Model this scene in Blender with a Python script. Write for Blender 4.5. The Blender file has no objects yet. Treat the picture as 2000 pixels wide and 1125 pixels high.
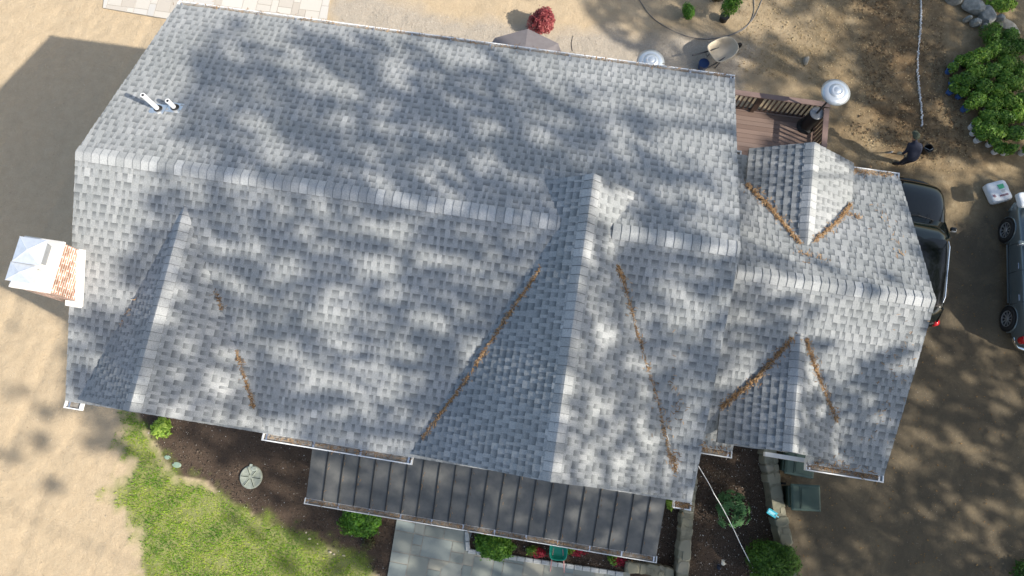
import bpy, bmesh, math, random
import numpy as np
from mathutils import Vector, Matrix, noise
from mathutils.bvhtree import BVHTree
random.seed(7); rng=np.random.default_rng(7)
S=bpy.context.scene; COL=S.collection
# ---------------- camera
F=1370.0; HC=20.0
def _rot():
    a,b,c=[math.radians(v) for v in (12.4,0.9,8.77)]
    return Matrix.Rotation(c,3,'Z')@Matrix.Rotation(a,3,'X')@Matrix.Rotation(b,3,'Y')
ROT=_rot(); ROTI=ROT.transposed(); CAMP=Vector((0,0,HC))
cam=bpy.data.cameras.new('camera'); camo=bpy.data.objects.new('camera',cam); COL.objects.link(camo)
cam.sensor_width=36; cam.lens=36*F/2000; cam.clip_end=600; cam.clip_start=.1
M=ROT.to_4x4(); M.translation=CAMP; camo.matrix_world=M; S.camera=camo
def at(u,v,z=0.0):
    d=ROT@Vector(((u-1000)/F,-(v-562.5)/F,-1)); return CAMP+d*((z-HC)/d.z)
def px(P):
    q=ROTI@(Vector(P)-CAMP); return 1000-F*q.x/q.z, 562.5+F*q.y/q.z
# ---------------- light
EL,AZ=39.5,-17.4
SUN=Vector((math.cos(math.radians(EL))*math.cos(math.radians(AZ)),math.cos(math.radians(EL))*math.sin(math.radians(AZ)),math.sin(math.radians(EL))))
w=bpy.data.worlds.new('World'); S.world=w; w.use_nodes=True
nt=w.node_tree; bg=nt.nodes['Background']; sky=nt.nodes.new('ShaderNodeTexSky'); sky.sky_type='NISHITA'; sky.sun_disc=False
sky.sun_elevation=math.radians(EL); sky.sun_rotation=math.radians(90-AZ); sky.air_density=1; sky.dust_density=2.0; sky.ozone_density=.3
tint=nt.nodes.new('ShaderNodeMix'); tint.data_type='RGBA'; tint.blend_type='MULTIPLY'; tint.inputs[0].default_value=1; tint.inputs[7].default_value=(.98,1.0,.99,1)
nt.links.new(sky.outputs[0],tint.inputs[6]); nt.links.new(tint.outputs[2],bg.inputs[0]); bg.inputs[1].default_value=0.15
sl=bpy.data.lights.new('sun','SUN'); sl.energy=4.5; sl.angle=math.radians(.55); sl.color=(1,.94,.84)
so=bpy.data.objects.new('sun',sl); COL.objects.link(so); so.rotation_euler=SUN.to_track_quat('Z','Y').to_euler()
S.view_settings.view_transform='Standard'; S.view_settings.look='None'; S.view_settings.exposure=0.62; S.view_settings.gamma=1
S.cycles.max_bounces=6; S.cycles.use_denoising=True
# ---------------- materials
MATS={}
def mat(name,col,col2=None,scale=8,rough=.8,bump=0,bscale=None,metal=0,spec=.3,detail=6,var=None,stops=None,coat=0,trans=0,coords='Object'):
    if name in MATS: return MATS[name]
    m=bpy.data.materials.new(name); m.use_nodes=True; N=m.node_tree.nodes; L=m.node_tree.links
    b=N['Principled BSDF']; b.inputs['Roughness'].default_value=rough; b.inputs['Metallic'].default_value=metal
    b.inputs['Specular IOR Level'].default_value=spec
    if coat: b.inputs['Coat Weight'].default_value=coat; b.inputs['Coat Roughness'].default_value=.04
    tc=N.new('ShaderNodeTexCoord'); out=None
    if col2 is None: b.inputs['Base Color'].default_value=(*col,1)
    else:
        n=N.new('ShaderNodeTexNoise'); n.inputs['Scale'].default_value=scale; n.inputs['Detail'].default_value=detail; n.inputs['Roughness'].default_value=.65
        L.new(tc.outputs[coords],n.inputs['Vector'])
        r=N.new('ShaderNodeValToRGB'); r.color_ramp.elements[0].position=.32; r.color_ramp.elements[1].position=.68
        r.color_ramp.elements[0].color=(*col,1); r.color_ramp.elements[1].color=(*col2,1)
        L.new(n.outputs[0],r.inputs[0]); out=r.outputs[0]
        L.new(out,b.inputs['Base Color'])
    if var:
        a=N.new('ShaderNodeAttribute'); a.attribute_name='var'
        r2=N.new('ShaderNodeValToRGB'); r2.color_ramp.elements[0].color=(*var[0],1); r2.color_ramp.elements[1].color=(*var[-1],1)
        for i,c in enumerate(var[1:-1]):
            e=r2.color_ramp.elements.new((i+1)/(len(var)-1)); e.color=(*c,1)
        L.new(a.outputs['Fac'],r2.inputs[0]); L.new(r2.outputs[0],b.inputs['Base Color'])
    if trans:
        b.inputs['Subsurface Weight'].default_value=0
        t=N.new('ShaderNodeBsdfTranslucent'); mx=N.new('ShaderNodeMixShader'); mx.inputs[0].default_value=trans
        L.new((r2 if var else r).outputs[0],t.inputs[0]); L.new(b.outputs[0],mx.inputs[1]); L.new(t.outputs[0],mx.inputs[2]); L.new(mx.outputs[0],N['Material Output'].inputs[0])
    if bump:
        n2=N.new('ShaderNodeTexNoise'); n2.inputs['Scale'].default_value=bscale or scale*4; n2.inputs['Detail'].default_value=5
        L.new(tc.outputs[coords],n2.inputs['Vector'])
        bp=N.new('ShaderNodeBump'); bp.inputs['Strength'].default_value=bump; bp.inputs['Distance'].default_value=.02
        L.new(n2.outputs[0],bp.inputs['Height']); L.new(bp.outputs[0],b.inputs['Normal'])
    MATS[name]=m; return m
WHITE=mat('white_paint',(.72,.72,.70),(.8,.8,.79),6,.5)
SIDING=mat('siding',(.42,.43,.43),(.48,.49,.49),3,.7)
BLACK=mat('black_plastic',(.012,.012,.013),(.02,.02,.021),20,.45)
DGREY=mat('dark_metal',(.05,.05,.055),(.07,.07,.075),12,.4,metal=.5)
STEEL=mat('brushed_steel',(.62,.63,.64),(.72,.73,.74),30,.32,metal=.85)
SILV=mat('galvanised_steel',(.60,.63,.67),(.72,.75,.79),9,.35,metal=.4)
CHROME=mat('chrome',(.8,.8,.8),None,rough=.12,metal=1)
GLASSD=mat('dark_glass',(.006,.009,.009),None,rough=.03,spec=.5,coat=.1)
RED=mat('red_lens',(.45,.01,.015),None,rough=.15,coat=.5)
LENS=mat('clear_lens',(.6,.62,.65),None,rough=.1,coat=.8)
ORANGE=mat('amber_lens',(.7,.2,.03),None,rough=.2)
TYRE=mat('tyre_rubber',(.016,.016,.016),(.028,.027,.026),30,.85)
CPAINT=mat('black_car_paint',(.004,.005,.005),None,rough=.10,coat=.25,spec=.35)
SPAINT=mat('silver_car_paint',(.13,.16,.17),(.15,.18,.19),2,.32,metal=.5,coat=.5)
# ---------------- mesh builder
class MB:
    def __init__(s): s.v=[]; s.f=[]; s.c=[]; s.mi=[]
    def face(s,pts,var=None,mi=0):
        i=len(s.v); s.v+= [tuple(p) for p in pts]; s.f.append(tuple(range(i,i+len(pts)))); s.c.append(random.random() if var is None else var); s.mi.append(mi); return s
    def mesh(s,verts,faces,var=None,mi=0):
        i=len(s.v); s.v+=[tuple(p) for p in verts]
        for f in faces: s.f.append(tuple(i+k for k in f)); s.c.append(random.random() if var is None else var); s.mi.append(mi)
        return s
    def box(s,c,d,rz=0,var=None,mi=0,R=None):
        R=R or Matrix.Rotation(rz,3,'Z'); c=Vector(c)
        v=[c+R@Vector((x*d[0]/2,y*d[1]/2,z*d[2]/2)) for x in(-1,1) for y in(-1,1) for z in(-1,1)]
        return s.mesh(v,[(0,1,3,2),(4,6,7,5),(0,4,5,1),(2,3,7,6),(0,2,6,4),(1,5,7,3)],var,mi)
    def tube(s,pts,r,n=8,var=None,mi=0,caps=True):
        pts=[Vector(p) for p in pts]; rr=r if isinstance(r,(list,tuple)) else [r]*len(pts); V=[];Fc=[]
        for i,p in enumerate(pts):
            d=(pts[min(i+1,len(pts)-1)]-pts[max(i-1,0)]).normalized(); q=d.to_track_quat('Z','Y')
            V+=[p+q@Vector((rr[i]*math.cos(2*math.pi*k/n),rr[i]*math.sin(2*math.pi*k/n),0)) for k in range(n)]
        for i in range(len(pts)-1):
            for k in range(n): Fc.append((i*n+k,i*n+(k+1)%n,(i+1)*n+(k+1)%n,(i+1)*n+k))
        if caps: Fc+= [tuple(range(n))[::-1],tuple((len(pts)-1)*n+k for k in range(n))]
        return s.mesh(V,Fc,var,mi)
    def lathe(s,c,prof,n=32,var=None,mi=0,sx=1,sy=1,rz=0):
        V=[];Fc=[];c=Vector(c)
        for r,z in prof:
            for k in range(n):
                a=2*math.pi*k/n+rz; V.append(c+Vector((sx*r*math.cos(a),sy*r*math.sin(a),z)))
        for i in range(len(prof)-1):
            for k in range(n): Fc.append((i*n+k,i*n+(k+1)%n,(i+1)*n+(k+1)%n,(i+1)*n+k))
        Fc.append(tuple(range(n))[::-1]); Fc.append(tuple((len(prof)-1)*n+k for k in range(n)))
        return s.mesh(V,Fc,var,mi)
    def prism(s,poly,z0,z1,var=None,mi=0):
        n=len(poly); V=[(p[0],p[1],z0) for p in poly]+[(p[0],p[1],z1) for p in poly]
        a=sum(poly[i][0]*poly[(i+1)%n][1]-poly[(i+1)%n][0]*poly[i][1] for i in range(n))
        Fc=[tuple(range(n))[::-1],tuple(range(n,2*n))]+[(i,(i+1)%n,n+(i+1)%n,n+i) for i in range(n)]
        if a<0: Fc=[f[::-1] for f in Fc]
        return s.mesh(V,Fc,var,mi)
    def build(s,name,m,parent=None,smooth=False,loc=None):
        me=bpy.data.meshes.new(name); off=Vector(loc) if loc is not None else (parent.matrix_world.translation.copy() if parent else Vector())
        A=np.array(s.v,dtype=float)
        off=Vector(off); 
        par_off=off
        me.from_pydata((A-np.array(off)).tolist() if len(A) else [],[],s.f)
        ms=m if isinstance(m,(list,tuple)) else [m]
        for x in ms: me.materials.append(x)
        if len(ms)>1: me.polygons.foreach_set('material_index',s.mi)
        at_=me.attributes.new('var','FLOAT','FACE'); at_.data.foreach_set('value',np.array(s.c,dtype=np.float32))
        if smooth: me.polygons.foreach_set('use_smooth',[True]*len(s.f))
        me.update(); o=bpy.data.objects.new(name,me); COL.objects.link(o)
        o.location=off
        if parent:
            o.parent=parent; o.location=off-parent.matrix_world.translation if parent.parent is None else Vector()
            if parent.parent is not None: o.location=off-WORLD[parent.name]
        WORLD[o.name]=Vector(off)
        return o
WORLD={}
def tag(o,label=None,cat=None,group=None,kind=None):
    if label:o['label']=label
    if cat:o['category']=cat
    if group:o['group']=group
    if kind:o['kind']=kind
    return o
def thing(name,label,cat,loc,group=None,rz=0):
    o=bpy.data.objects.new(name,None); COL.objects.link(o); o.location=loc; o.rotation_euler=(0,0,rz); o.matrix_world=Matrix.Translation(Vector(loc))@Matrix.Rotation(rz,4,'Z')
    o.empty_display_size=.2; WORLD[o.name]=Vector(loc); return tag(o,label,cat,group)
def build_local(mb,name,m,parent,smooth=False):
    """mesh given in the parent's local coordinates"""
    me=bpy.data.meshes.new(name); me.from_pydata(mb.v,[],mb.f)
    ms=m if isinstance(m,(list,tuple)) else [m]
    for x in ms: me.materials.append(x)
    if len(ms)>1: me.polygons.foreach_set('material_index',mb.mi)
    a=me.attributes.new('var','FLOAT','FACE'); a.data.foreach_set('value',np.array(mb.c,dtype=np.float32))
    if smooth: me.polygons.foreach_set('use_smooth',[True]*len(mb.f))
    o=bpy.data.objects.new(name,me); COL.objects.link(o); o.parent=parent; return o
def bevel(o,wd=.01,seg=2,ang=40):
    b=o.modifiers.new('bevel','BEVEL'); b.width=wd; b.segments=seg; b.limit_method='ANGLE'; b.angle_limit=math.radians(ang); return o
def subd(o,n=2): b=o.modifiers.new('subdivision','SUBSURF'); b.levels=n; b.render_levels=n; return o
def copy_tree(o,parent=None):
    c=o.copy(); COL.objects.link(c)
    if parent: c.parent=parent
    for ch in list(o.children): copy_tree(ch,c)
    return c
# ================= GROUND =================
def polyw(pts,z=0): return np.array([at(u,v,z)[:2] for u,v in pts])
def sdist(X,Y,P):
    """signed distance, positive inside"""
    d=np.full(X.shape,1e9); ins=np.zeros(X.shape,bool); n=len(P)
    for i in range(n):
        ax,ay=P[i]; bx,by=P[(i+1)%n]; ex,ey=bx-ax,by-ay
        t=np.clip(((X-ax)*ex+(Y-ay)*ey)/(ex*ex+ey*ey+1e-12),0,1)
        d=np.minimum(d,np.hypot(X-ax-t*ex,Y-ay-t*ey))
        c=((ay>Y)!=(by>Y))&(X<(bx-ax)*(Y-ay)/(by-ay+1e-12)+ax); ins^=c
    return np.where(ins,d,-d)
def vnoise(X,Y,s,seed=0):
    r=np.random.default_rng(seed); T=r.random((256,256)); 
    x=X*s+1000;y=Y*s+1000; xi=np.floor(x).astype(int);yi=np.floor(y).astype(int);fx=x-xi;fy=y-yi
    fx=fx*fx*(3-2*fx);fy=fy*fy*(3-2*fy); g=lambda a,b:T[a%256,b%256]
    return (g(xi,yi)*(1-fx)+g(xi+1,yi)*fx)*(1-fy)+(g(xi,yi+1)*(1-fx)+g(xi+1,yi+1)*fx)*fy-.5
def fbm(X,Y,s,seed=0): return vnoise(X,Y,s,seed)+.5*vnoise(X,Y,s*2.1,seed+1)+.25*vnoise(X,Y,s*4.3,seed+2)
MULCH=polyw([(268,815),(300,865),(345,930),(400,940),(450,985),(560,1045),(680,1085),(740,1125),(720,1300),(1700,1300),(1560,1125),(1530,1000),(1505,890),(1490,700),(300,700)])
BEDR=polyw([(1290,850),(1500,880),(1530,980),(1560,1125),(1600,1300),(1200,1300),(1180,1110),(925,1075),(900,1030),(600,980)])
LAWN=polyw([(245,805),(285,810),(300,865),(345,918),(400,930),(450,975),(560,1035),(680,1078),(735,1125),(760,1400),(250,1400),(275,1125),(265,1060),(215,990),(210,960),(240,920),(235,870),(250,840)])
DRIVE=polyw([(1500,880),(1530,1000),(1560,1140),(1600,1400),(2300,1400),(2300,1000),(1990,1010),(2010,900),(2300,800),(2300,340),(1960,370),(1880,440),(1800,380),(1700,330),(1500,300)])
GRAV=polyw([(650,-60),(645,20),(700,70),(1000,200),(1440,230),(1460,150),(1480,90),(1400,75),(1290,80),(1200,60),(1100,70),(960,45),(800,20),(690,-10)])
ROUGH=polyw([(1640,-100),(1680,100),(1690,200),(1650,260),(1740,290),(1790,320),(1850,310),(1900,310),(1880,240),(1850,120),(1830,-100)])
def ground():
    def axis(a,b,lo,hi,fine):
        coarse1=list(np.linspace(a,lo,14))[:-1]; mid=list(np.arange(lo,hi,fine)); coarse2=list(np.linspace(hi,b,14)); return np.array(coarse1+mid+coarse2)
    xs=axis(-160,160,-20,16,.075); ys=axis(-160,160,-7,17,.075)
    X,Y=np.meshgrid(xs,ys); n1=fbm(X,Y,1.3,3); n2=fbm(X,Y,5,9)
    sm=lambda d,wd:np.clip(d/wd+.5,0,1)
    mul=sm(sdist(X,Y,MULCH)+n2*.12,.1); bed=sm(sdist(X,Y,BEDR),.1)
    lawn=sm(sdist(X,Y,LAWN)+n1*.5+n2*.3,.35)
    drv=sm(sdist(X,Y,DRIVE)+n1*.8,.9)
    grv=sm(sdist(X,Y,GRAV)+n1*.5,.6)
    rough=sm(sdist(X,Y,ROUGH)+n1*1.6+n2*.4-.2,2.4)
    # brown soil in the whole right-hand yard, pale sand to the left
    right=np.clip((X-1.0+n1*3+ (Y-11)*.1)/7.0,0,1)
    mulx=np.maximum(mul*(1-lawn*0),bed)
    Z=0.016*n2+.03*n1*(1-drv)+.010*fbm(X,Y,9,55)*(1-drv)+rough*(.10*np.abs(fbm(X,Y,3,21))+.05*fbm(X,Y,9,5))+mulx*.02
    left=np.clip((-8-X)/2,0,1)*(1-lawn)
    rut=sum(np.exp(-((X-(x0+.25*np.sin(Y*.35+x0)+.12*Y))/.16)**2) for x0 in (-12.3,-13.7,-15.4))*left; Z=Z-.022*rut+left*.012*fbm(X,Y,11,41)
    V=np.stack([X.ravel(),Y.ravel(),Z.ravel()],1); ny,nx=X.shape
    idx=np.arange(nx*ny).reshape(ny,nx); Fc=np.stack([idx[:-1,:-1].ravel(),idx[:-1,1:].ravel(),idx[1:,1:].ravel(),idx[1:,:-1].ravel()],1)
    me=bpy.data.meshes.new('ground'); me.vertices.add(len(V)); me.vertices.foreach_set('co',V.ravel()); me.loops.add(Fc.size); me.loops.foreach_set('vertex_index',Fc.ravel())
    me.polygons.add(len(Fc)); me.polygons.foreach_set('loop_start',np.arange(0,Fc.size,4)); me.polygons.foreach_set('loop_total',np.full(len(Fc),4)); me.update(); me.validate()
    me.polygons.foreach_set('use_smooth',[True]*len(Fc))
    for nm,a in (('mulch',mulx),('lawn',lawn),('drive',drv),('gravel',grv),('rough',rough),('right',right)):
        t=me.attributes.new(nm,'FLOAT','POINT'); t.data.foreach_set('value',a.ravel().astype(np.float32))
    m=bpy.data.materials.new('ground_soil'); m.use_nodes=True; N=m.node_tree.nodes; L=m.node_tree.links; b=N['Principled BSDF']; b.inputs['Roughness'].default_value=.95; b.inputs['Specular IOR Level'].default_value=.1
    tc=N.new('ShaderNodeTexCoord')
    def ns(s,d=8,r=.65,dist=0):
        n=N.new('ShaderNodeTexNoise'); n.inputs['Scale'].default_value=s; n.inputs['Detail'].default_value=d; n.inputs['Roughness'].default_value=r; n.inputs['Distortion'].default_value=dist; L.new(tc.outputs['Object'],n.inputs['Vector']); return n.outputs[0]
    def ramp(f,*st):
        r=N.new('ShaderNodeValToRGB'); r.color_ramp.elements[0].position=st[0][0]; r.color_ramp.elements[0].color=(*st[0][1],1); r.color_ramp.elements[1].position=st[-1][0]; r.color_ramp.elements[1].color=(*st[-1][1],1)
        for p,c in st[1:-1]: e=r.color_ramp.elements.new(p); e.color=(*c,1)
        L.new(f,r.inputs[0]); return r.outputs[0]
    def mix(f,a,c):
        x=N.new('ShaderNodeMix'); x.data_type='RGBA'; L.new(f,x.inputs[0]); L.new(a,x.inputs[6]); L.new(c,x.inputs[7]); return x.outputs[2]
    def att(n): a=N.new('ShaderNodeAttribute'); a.attribute_name=n; return a.outputs['Fac']
    def mul2(a,k):
        x=N.new('ShaderNodeMath'); x.operation='MULTIPLY'; L.new(a,x.inputs[0]); 
        if isinstance(k,(int,float)): x.inputs[1].default_value=k
        else: L.new(k,x.inputs[1])
        return x.outputs[0]
    vor=N.new('ShaderNodeTexVoronoi'); vor.inputs['Scale'].default_value=14; L.new(tc.outputs['Object'],vor.inputs['Vector'])
    peb=ramp(vor.outputs['Distance'],(.06,(1,1,1)),(.12,(0,0,0)))
    big=ns(.35,4); med=ns(3,6); fine=ns(22,6,.75); vf=ns(60,4,.8)
    sand=mix(fine,ramp(med,(.3,(.41,.31,.195)),(.7,(.51,.40,.265))),ramp(vf,(.3,(.29,.215,.135)),(.65,(.58,.465,.32))))
    soil=mix(mul2(fine,1.0),ramp(med,(.3,(.13,.092,.050)),(.5,(.26,.19,.105)),(.7,(.38,.30,.185))),ramp(vf,(.3,(.10,.072,.040)),(.7,(.36,.29,.19))))
    col=mix(att('right'),sand,soil)
    rg=mix(fine,ramp(ns(6,7,.7,1),(.32,(.06,.04,.022)),(.5,(.17,.115,.06)),(.68,(.32,.23,.13))),ramp(vf,(.3,(.06,.04,.022)),(.7,(.25,.17,.1))))
    col=mix(att('rough'),col,rg)
    gr=ramp(vf,(.3,(.16,.14,.12)),(.5,(.36,.32,.27)),(.75,(.66,.62,.56)))
    col=mix(mul2(att('gravel'),.75),col,gr)
    dr=mix(mul2(fine,.8),ramp(ns(.9,6,.7,.6),(.3,(.078,.067,.049)),(.5,(.130,.105,.071)),(.72,(.235,.18,.11))),ramp(vf,(.3,(.05,.043,.033)),(.75,(.18,.145,.10))))
    lf=N.new('ShaderNodeTexVoronoi'); lf.inputs['Scale'].default_value=9; L.new(tc.outputs['Object'],lf.inputs['Vector'])
    dr=mix(mul2(ramp(lf.outputs['Distance'],(.05,(1,1,1)),(.16,(0,0,0))),ramp(ns(1.6,5),(.5,(0,0,0)),(.62,(1,1,1)))),dr,ramp(vf,(.4,(.30,.16,.06)),(.6,(.20,.11,.045))))
    col=mix(att('drive'),col,dr)
    mu=mix(fine,ramp(vf,(.33,(.026,.020,.014)),(.5,(.080,.060,.044)),(.72,(.20,.155,.115))),ramp(ns(110,3,.8),(.35,(.02,.013,.009)),(.62,(.12,.08,.06)),(.8,(.42,.36,.30))))
    col=mix(att('mulch'),col,mu)
    la=mix(fine,ramp(ns(2.2,6),(.35,(.09,.17,.02)),(.65,(.25,.31,.05))),ramp(vf,(.35,(.06,.10,.02)),(.7,(.22,.25,.07))))
    col=mix(mul2(att('lawn'),.72),col,la)
    wp=N.new('ShaderNodeMix'); wp.data_type='RGBA'; L.new(mul2(peb,ramp(ns(2,3),(.45,(.0,.0,.0)),(.6,(.6,.6,.6)))),wp.inputs[0]); L.new(col,wp.inputs[6]); wp.inputs[7].default_value=(.55,.5,.43,1)
    L.new(wp.outputs[2],b.inputs['Base Color'])
    bp=N.new('ShaderNodeBump'); bp.inputs['Strength'].default_value=.8; bp.inputs['Distance'].default_value=.035
    ad=N.new('ShaderNodeMath'); ad.operation='ADD'; L.new(ns(12,8,.7),ad.inputs[0]); L.new(mul2(vf,.35),ad.inputs[1])
    L.new(ad.outputs[0],bp.inputs['Height']); L.new(bp.outputs[0],b.inputs['Normal'])
    me.materials.append(m); o=bpy.data.objects.new('ground',me); COL.objects.link(o); tag(o,kind='structure')
ground()
# paved areas ------------------------------------------------
PAVM=mat('pale_paver',(.5,.46,.40),None,var=[(.44,.39,.33),(.50,.46,.40),(.56,.52,.46),(.46,.44,.41)],rough=.85,bump=.2,bscale=30)
BLUEM=mat('bluestone',(.2,.2,.2),None,var=[(.19,.22,.21),(.30,.31,.27),(.25,.29,.28),(.38,.36,.29),(.22,.25,.23)],rough=.8,bump=.15,bscale=20)
BASEM=mat('joint_sand',(.30,.27,.23),(.38,.35,.30),20,.9)
def slabs(name,poly,dirang,z0,z1,cell,m,jm,seed,gap=.008):
    """random ashlar slabs clipped to a convex polygon"""
    r=random.Random(seed); P=[Vector((p[0],p[1])) for p in poly]; c,s=math.cos(dirang),math.sin(dirang)
    loc=[(p.x*c+p.y*s,-p.x*s+p.y*c) for p in P]
    a0=min(q[0] for q in loc);a1=max(q[0] for q in loc);b0=min(q[1] for q in loc);b1=max(q[1] for q in loc)
    mb=MB(); nx=int((a1-a0)/cell)+1; ny=int((b1-b0)/cell)+1; used=np.zeros((nx,ny),bool)
    for j in range(ny):
        for i in range(nx):
            if used[i,j]: continue
            wI,hJ=r.choice([(1,1),(2,1),(1,2),(2,2),(3,2),(2,3)])
            while wI>1 and (i+wI>nx or used[i:i+wI,j].any()): wI-=1
            hJ=min(hJ,ny-j); used[i:i+wI,j:j+hJ]=True
            q=[(a0+i*cell+gap,b0+j*cell+gap),(a0+(i+wI)*cell-gap,b0+j*cell+gap),(a0+(i+wI)*cell-gap,b0+(j+hJ)*cell-gap),(a0+i*cell+gap,b0+(j+hJ)*cell-gap)]
            q=clip(q,loc)
            if len(q)>2: mb.prism([(x*c-y*s,x*s+y*c) for x,y in q],z0,z1+r.uniform(-.002,.002))
    o=mb.build(name,m); tag(o,kind='structure')
    b2=MB(); b2.prism([tuple(p) for p in poly],z0-.06,z1-.012); o2=b2.build(name+'_bedding',jm); tag(o2,kind='structure')
def clip(sub,cl):
    a=sum(cl[i][0]*cl[(i+1)%len(cl)][1]-cl[(i+1)%len(cl)][0]*cl[i][1] for i in range(len(cl)))
    if a<0: cl=cl[::-1]
    out=list(sub)
    for i in range(len(cl)):
        A=cl[i];B=cl[(i+1)%len(cl)]; inp=out; out=[]
        if not inp: break
        f=lambda p:(B[0]-A[0])*(p[1]-A[1])-(B[1]-A[1])*(p[0]-A[0])
        for k in range(len(inp)):
            p=inp[k];q=inp[(k+1)%len(inp)];fp,fq=f(p),f(q)
            if fp>=0: out.append(p)
            if (fp>=0)!=(fq>=0):
                t=fp/(fp-fq); out.append((p[0]+t*(q[0]-p[0]),p[1]+t*(q[1]-p[1])))
    return out
pv=[at(*p) for p in ((203,17),(332,40),(640,60),(655,-80),(214,-80))]
slabs('paved_patio',[(p.x,p.y) for p in (at(203,17),at(632,90),at(655,-70),at(214,-90))],math.radians(.5),.01,.055,.23,PAVM,BASEM,3)
bw=[(p.x,p.y) for p in (at(778,1000),at(925,1030),at(912,1072),at(1230,1118),at(1225,1200),at(745,1200))]
slabs('bluestone_path',[bw[0],bw[1],bw[2],bw[5]],math.radians(-1),.015,.06,.27,BLUEM,BASEM,5,.011)
slabs('bluestone_path',[bw[2],bw[3],bw[4],bw[5]],math.radians(-1),.013,.0585,.27,BLUEM,BASEM,11,.011)
# ================= HOUSE =================
def shingle_mat():
    m=bpy.data.materials.new('asphalt_shingle'); m.use_nodes=True; N=m.node_tree.nodes; L=m.node_tree.links; b=N['Principled BSDF']; b.inputs['Roughness'].default_value=.92; b.inputs['Specular IOR Level'].default_value=.15
    a=N.new('ShaderNodeAttribute'); a.attribute_name='tab'
    sp=N.new('ShaderNodeSeparateColor'); L.new(a.outputs['Color'],sp.inputs[0])
    r=N.new('ShaderNodeValToRGB'); r.color_ramp.interpolation='LINEAR'
    st=[(0,(.17,.176,.184)),(.3,(.265,.275,.28)),(.55,(.312,.320,.322)),(.8,(.36,.365,.365)),(1,(.47,.475,.475))]
    r.color_ramp.elements[0].color=(*st[0][1],1); r.color_ramp.elements[1].color=(*st[-1][1],1)
    for p,c in st[1:-1]: e=r.color_ramp.elements.new(p); e.color=(*c,1)
    L.new(sp.outputs[0],r.inputs[0])
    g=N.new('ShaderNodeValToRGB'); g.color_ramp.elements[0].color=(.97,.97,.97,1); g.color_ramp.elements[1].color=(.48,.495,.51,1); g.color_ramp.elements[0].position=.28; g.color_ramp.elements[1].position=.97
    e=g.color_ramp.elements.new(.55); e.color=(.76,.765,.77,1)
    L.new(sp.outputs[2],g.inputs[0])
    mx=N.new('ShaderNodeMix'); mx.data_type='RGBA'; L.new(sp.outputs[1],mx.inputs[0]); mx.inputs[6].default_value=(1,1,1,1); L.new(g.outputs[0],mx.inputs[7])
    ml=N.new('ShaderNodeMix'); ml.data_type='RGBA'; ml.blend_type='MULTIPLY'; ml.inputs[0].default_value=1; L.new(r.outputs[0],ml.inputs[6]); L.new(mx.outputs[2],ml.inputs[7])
    tc=N.new('ShaderNodeTexCoord'); n=N.new('ShaderNodeTexNoise'); n.inputs['Scale'].default_value=90; n.inputs['Detail'].default_value=3; L.new(tc.outputs['Object'],n.inputs['Vector'])
    gr=N.new('ShaderNodeValToRGB'); gr.color_ramp.elements[0].position=.35; gr.color_ramp.elements[0].color=(.78,.78,.78,1); gr.color_ramp.elements[1].position=.65; gr.color_ramp.elements[1].color=(1.18,1.18,1.17,1); L.new(n.outputs[0],gr.inputs[0])
    m2=N.new('ShaderNodeMix'); m2.data_type='RGBA'; m2.blend_type='MULTIPLY'; m2.inputs[0].default_value=1; L.new(ml.outputs[2],m2.inputs[6]); L.new(gr.outputs[0],m2.inputs[7])
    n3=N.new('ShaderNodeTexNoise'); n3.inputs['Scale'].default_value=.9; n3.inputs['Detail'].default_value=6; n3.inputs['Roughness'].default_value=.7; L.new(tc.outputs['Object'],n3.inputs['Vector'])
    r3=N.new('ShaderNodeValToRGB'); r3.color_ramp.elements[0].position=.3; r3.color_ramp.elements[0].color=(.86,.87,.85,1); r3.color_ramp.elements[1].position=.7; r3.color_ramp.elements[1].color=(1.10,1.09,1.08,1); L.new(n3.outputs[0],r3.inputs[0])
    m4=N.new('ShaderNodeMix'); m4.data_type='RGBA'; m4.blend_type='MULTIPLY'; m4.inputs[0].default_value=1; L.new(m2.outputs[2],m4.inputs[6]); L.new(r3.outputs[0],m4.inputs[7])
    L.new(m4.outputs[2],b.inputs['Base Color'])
    return m
SH=shingle_mat()
def color_build(name,V,Fc,cols,parent,m=SH):
    me=bpy.data.meshes.new(name); me.from_pydata(V,[],Fc); me.materials.append(m)
    a=me.color_attributes.new('tab','FLOAT_COLOR','CORNER'); a.data.foreach_set('color',np.array(cols,dtype=np.float32).ravel())
    o=bpy.data.objects.new(name,me); COL.objects.link(o); o.parent=parent; o.matrix_parent_inverse=Matrix.Identity(4)
    o.location=-parent.matrix_world.translation; return o
EXP=.143
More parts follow.
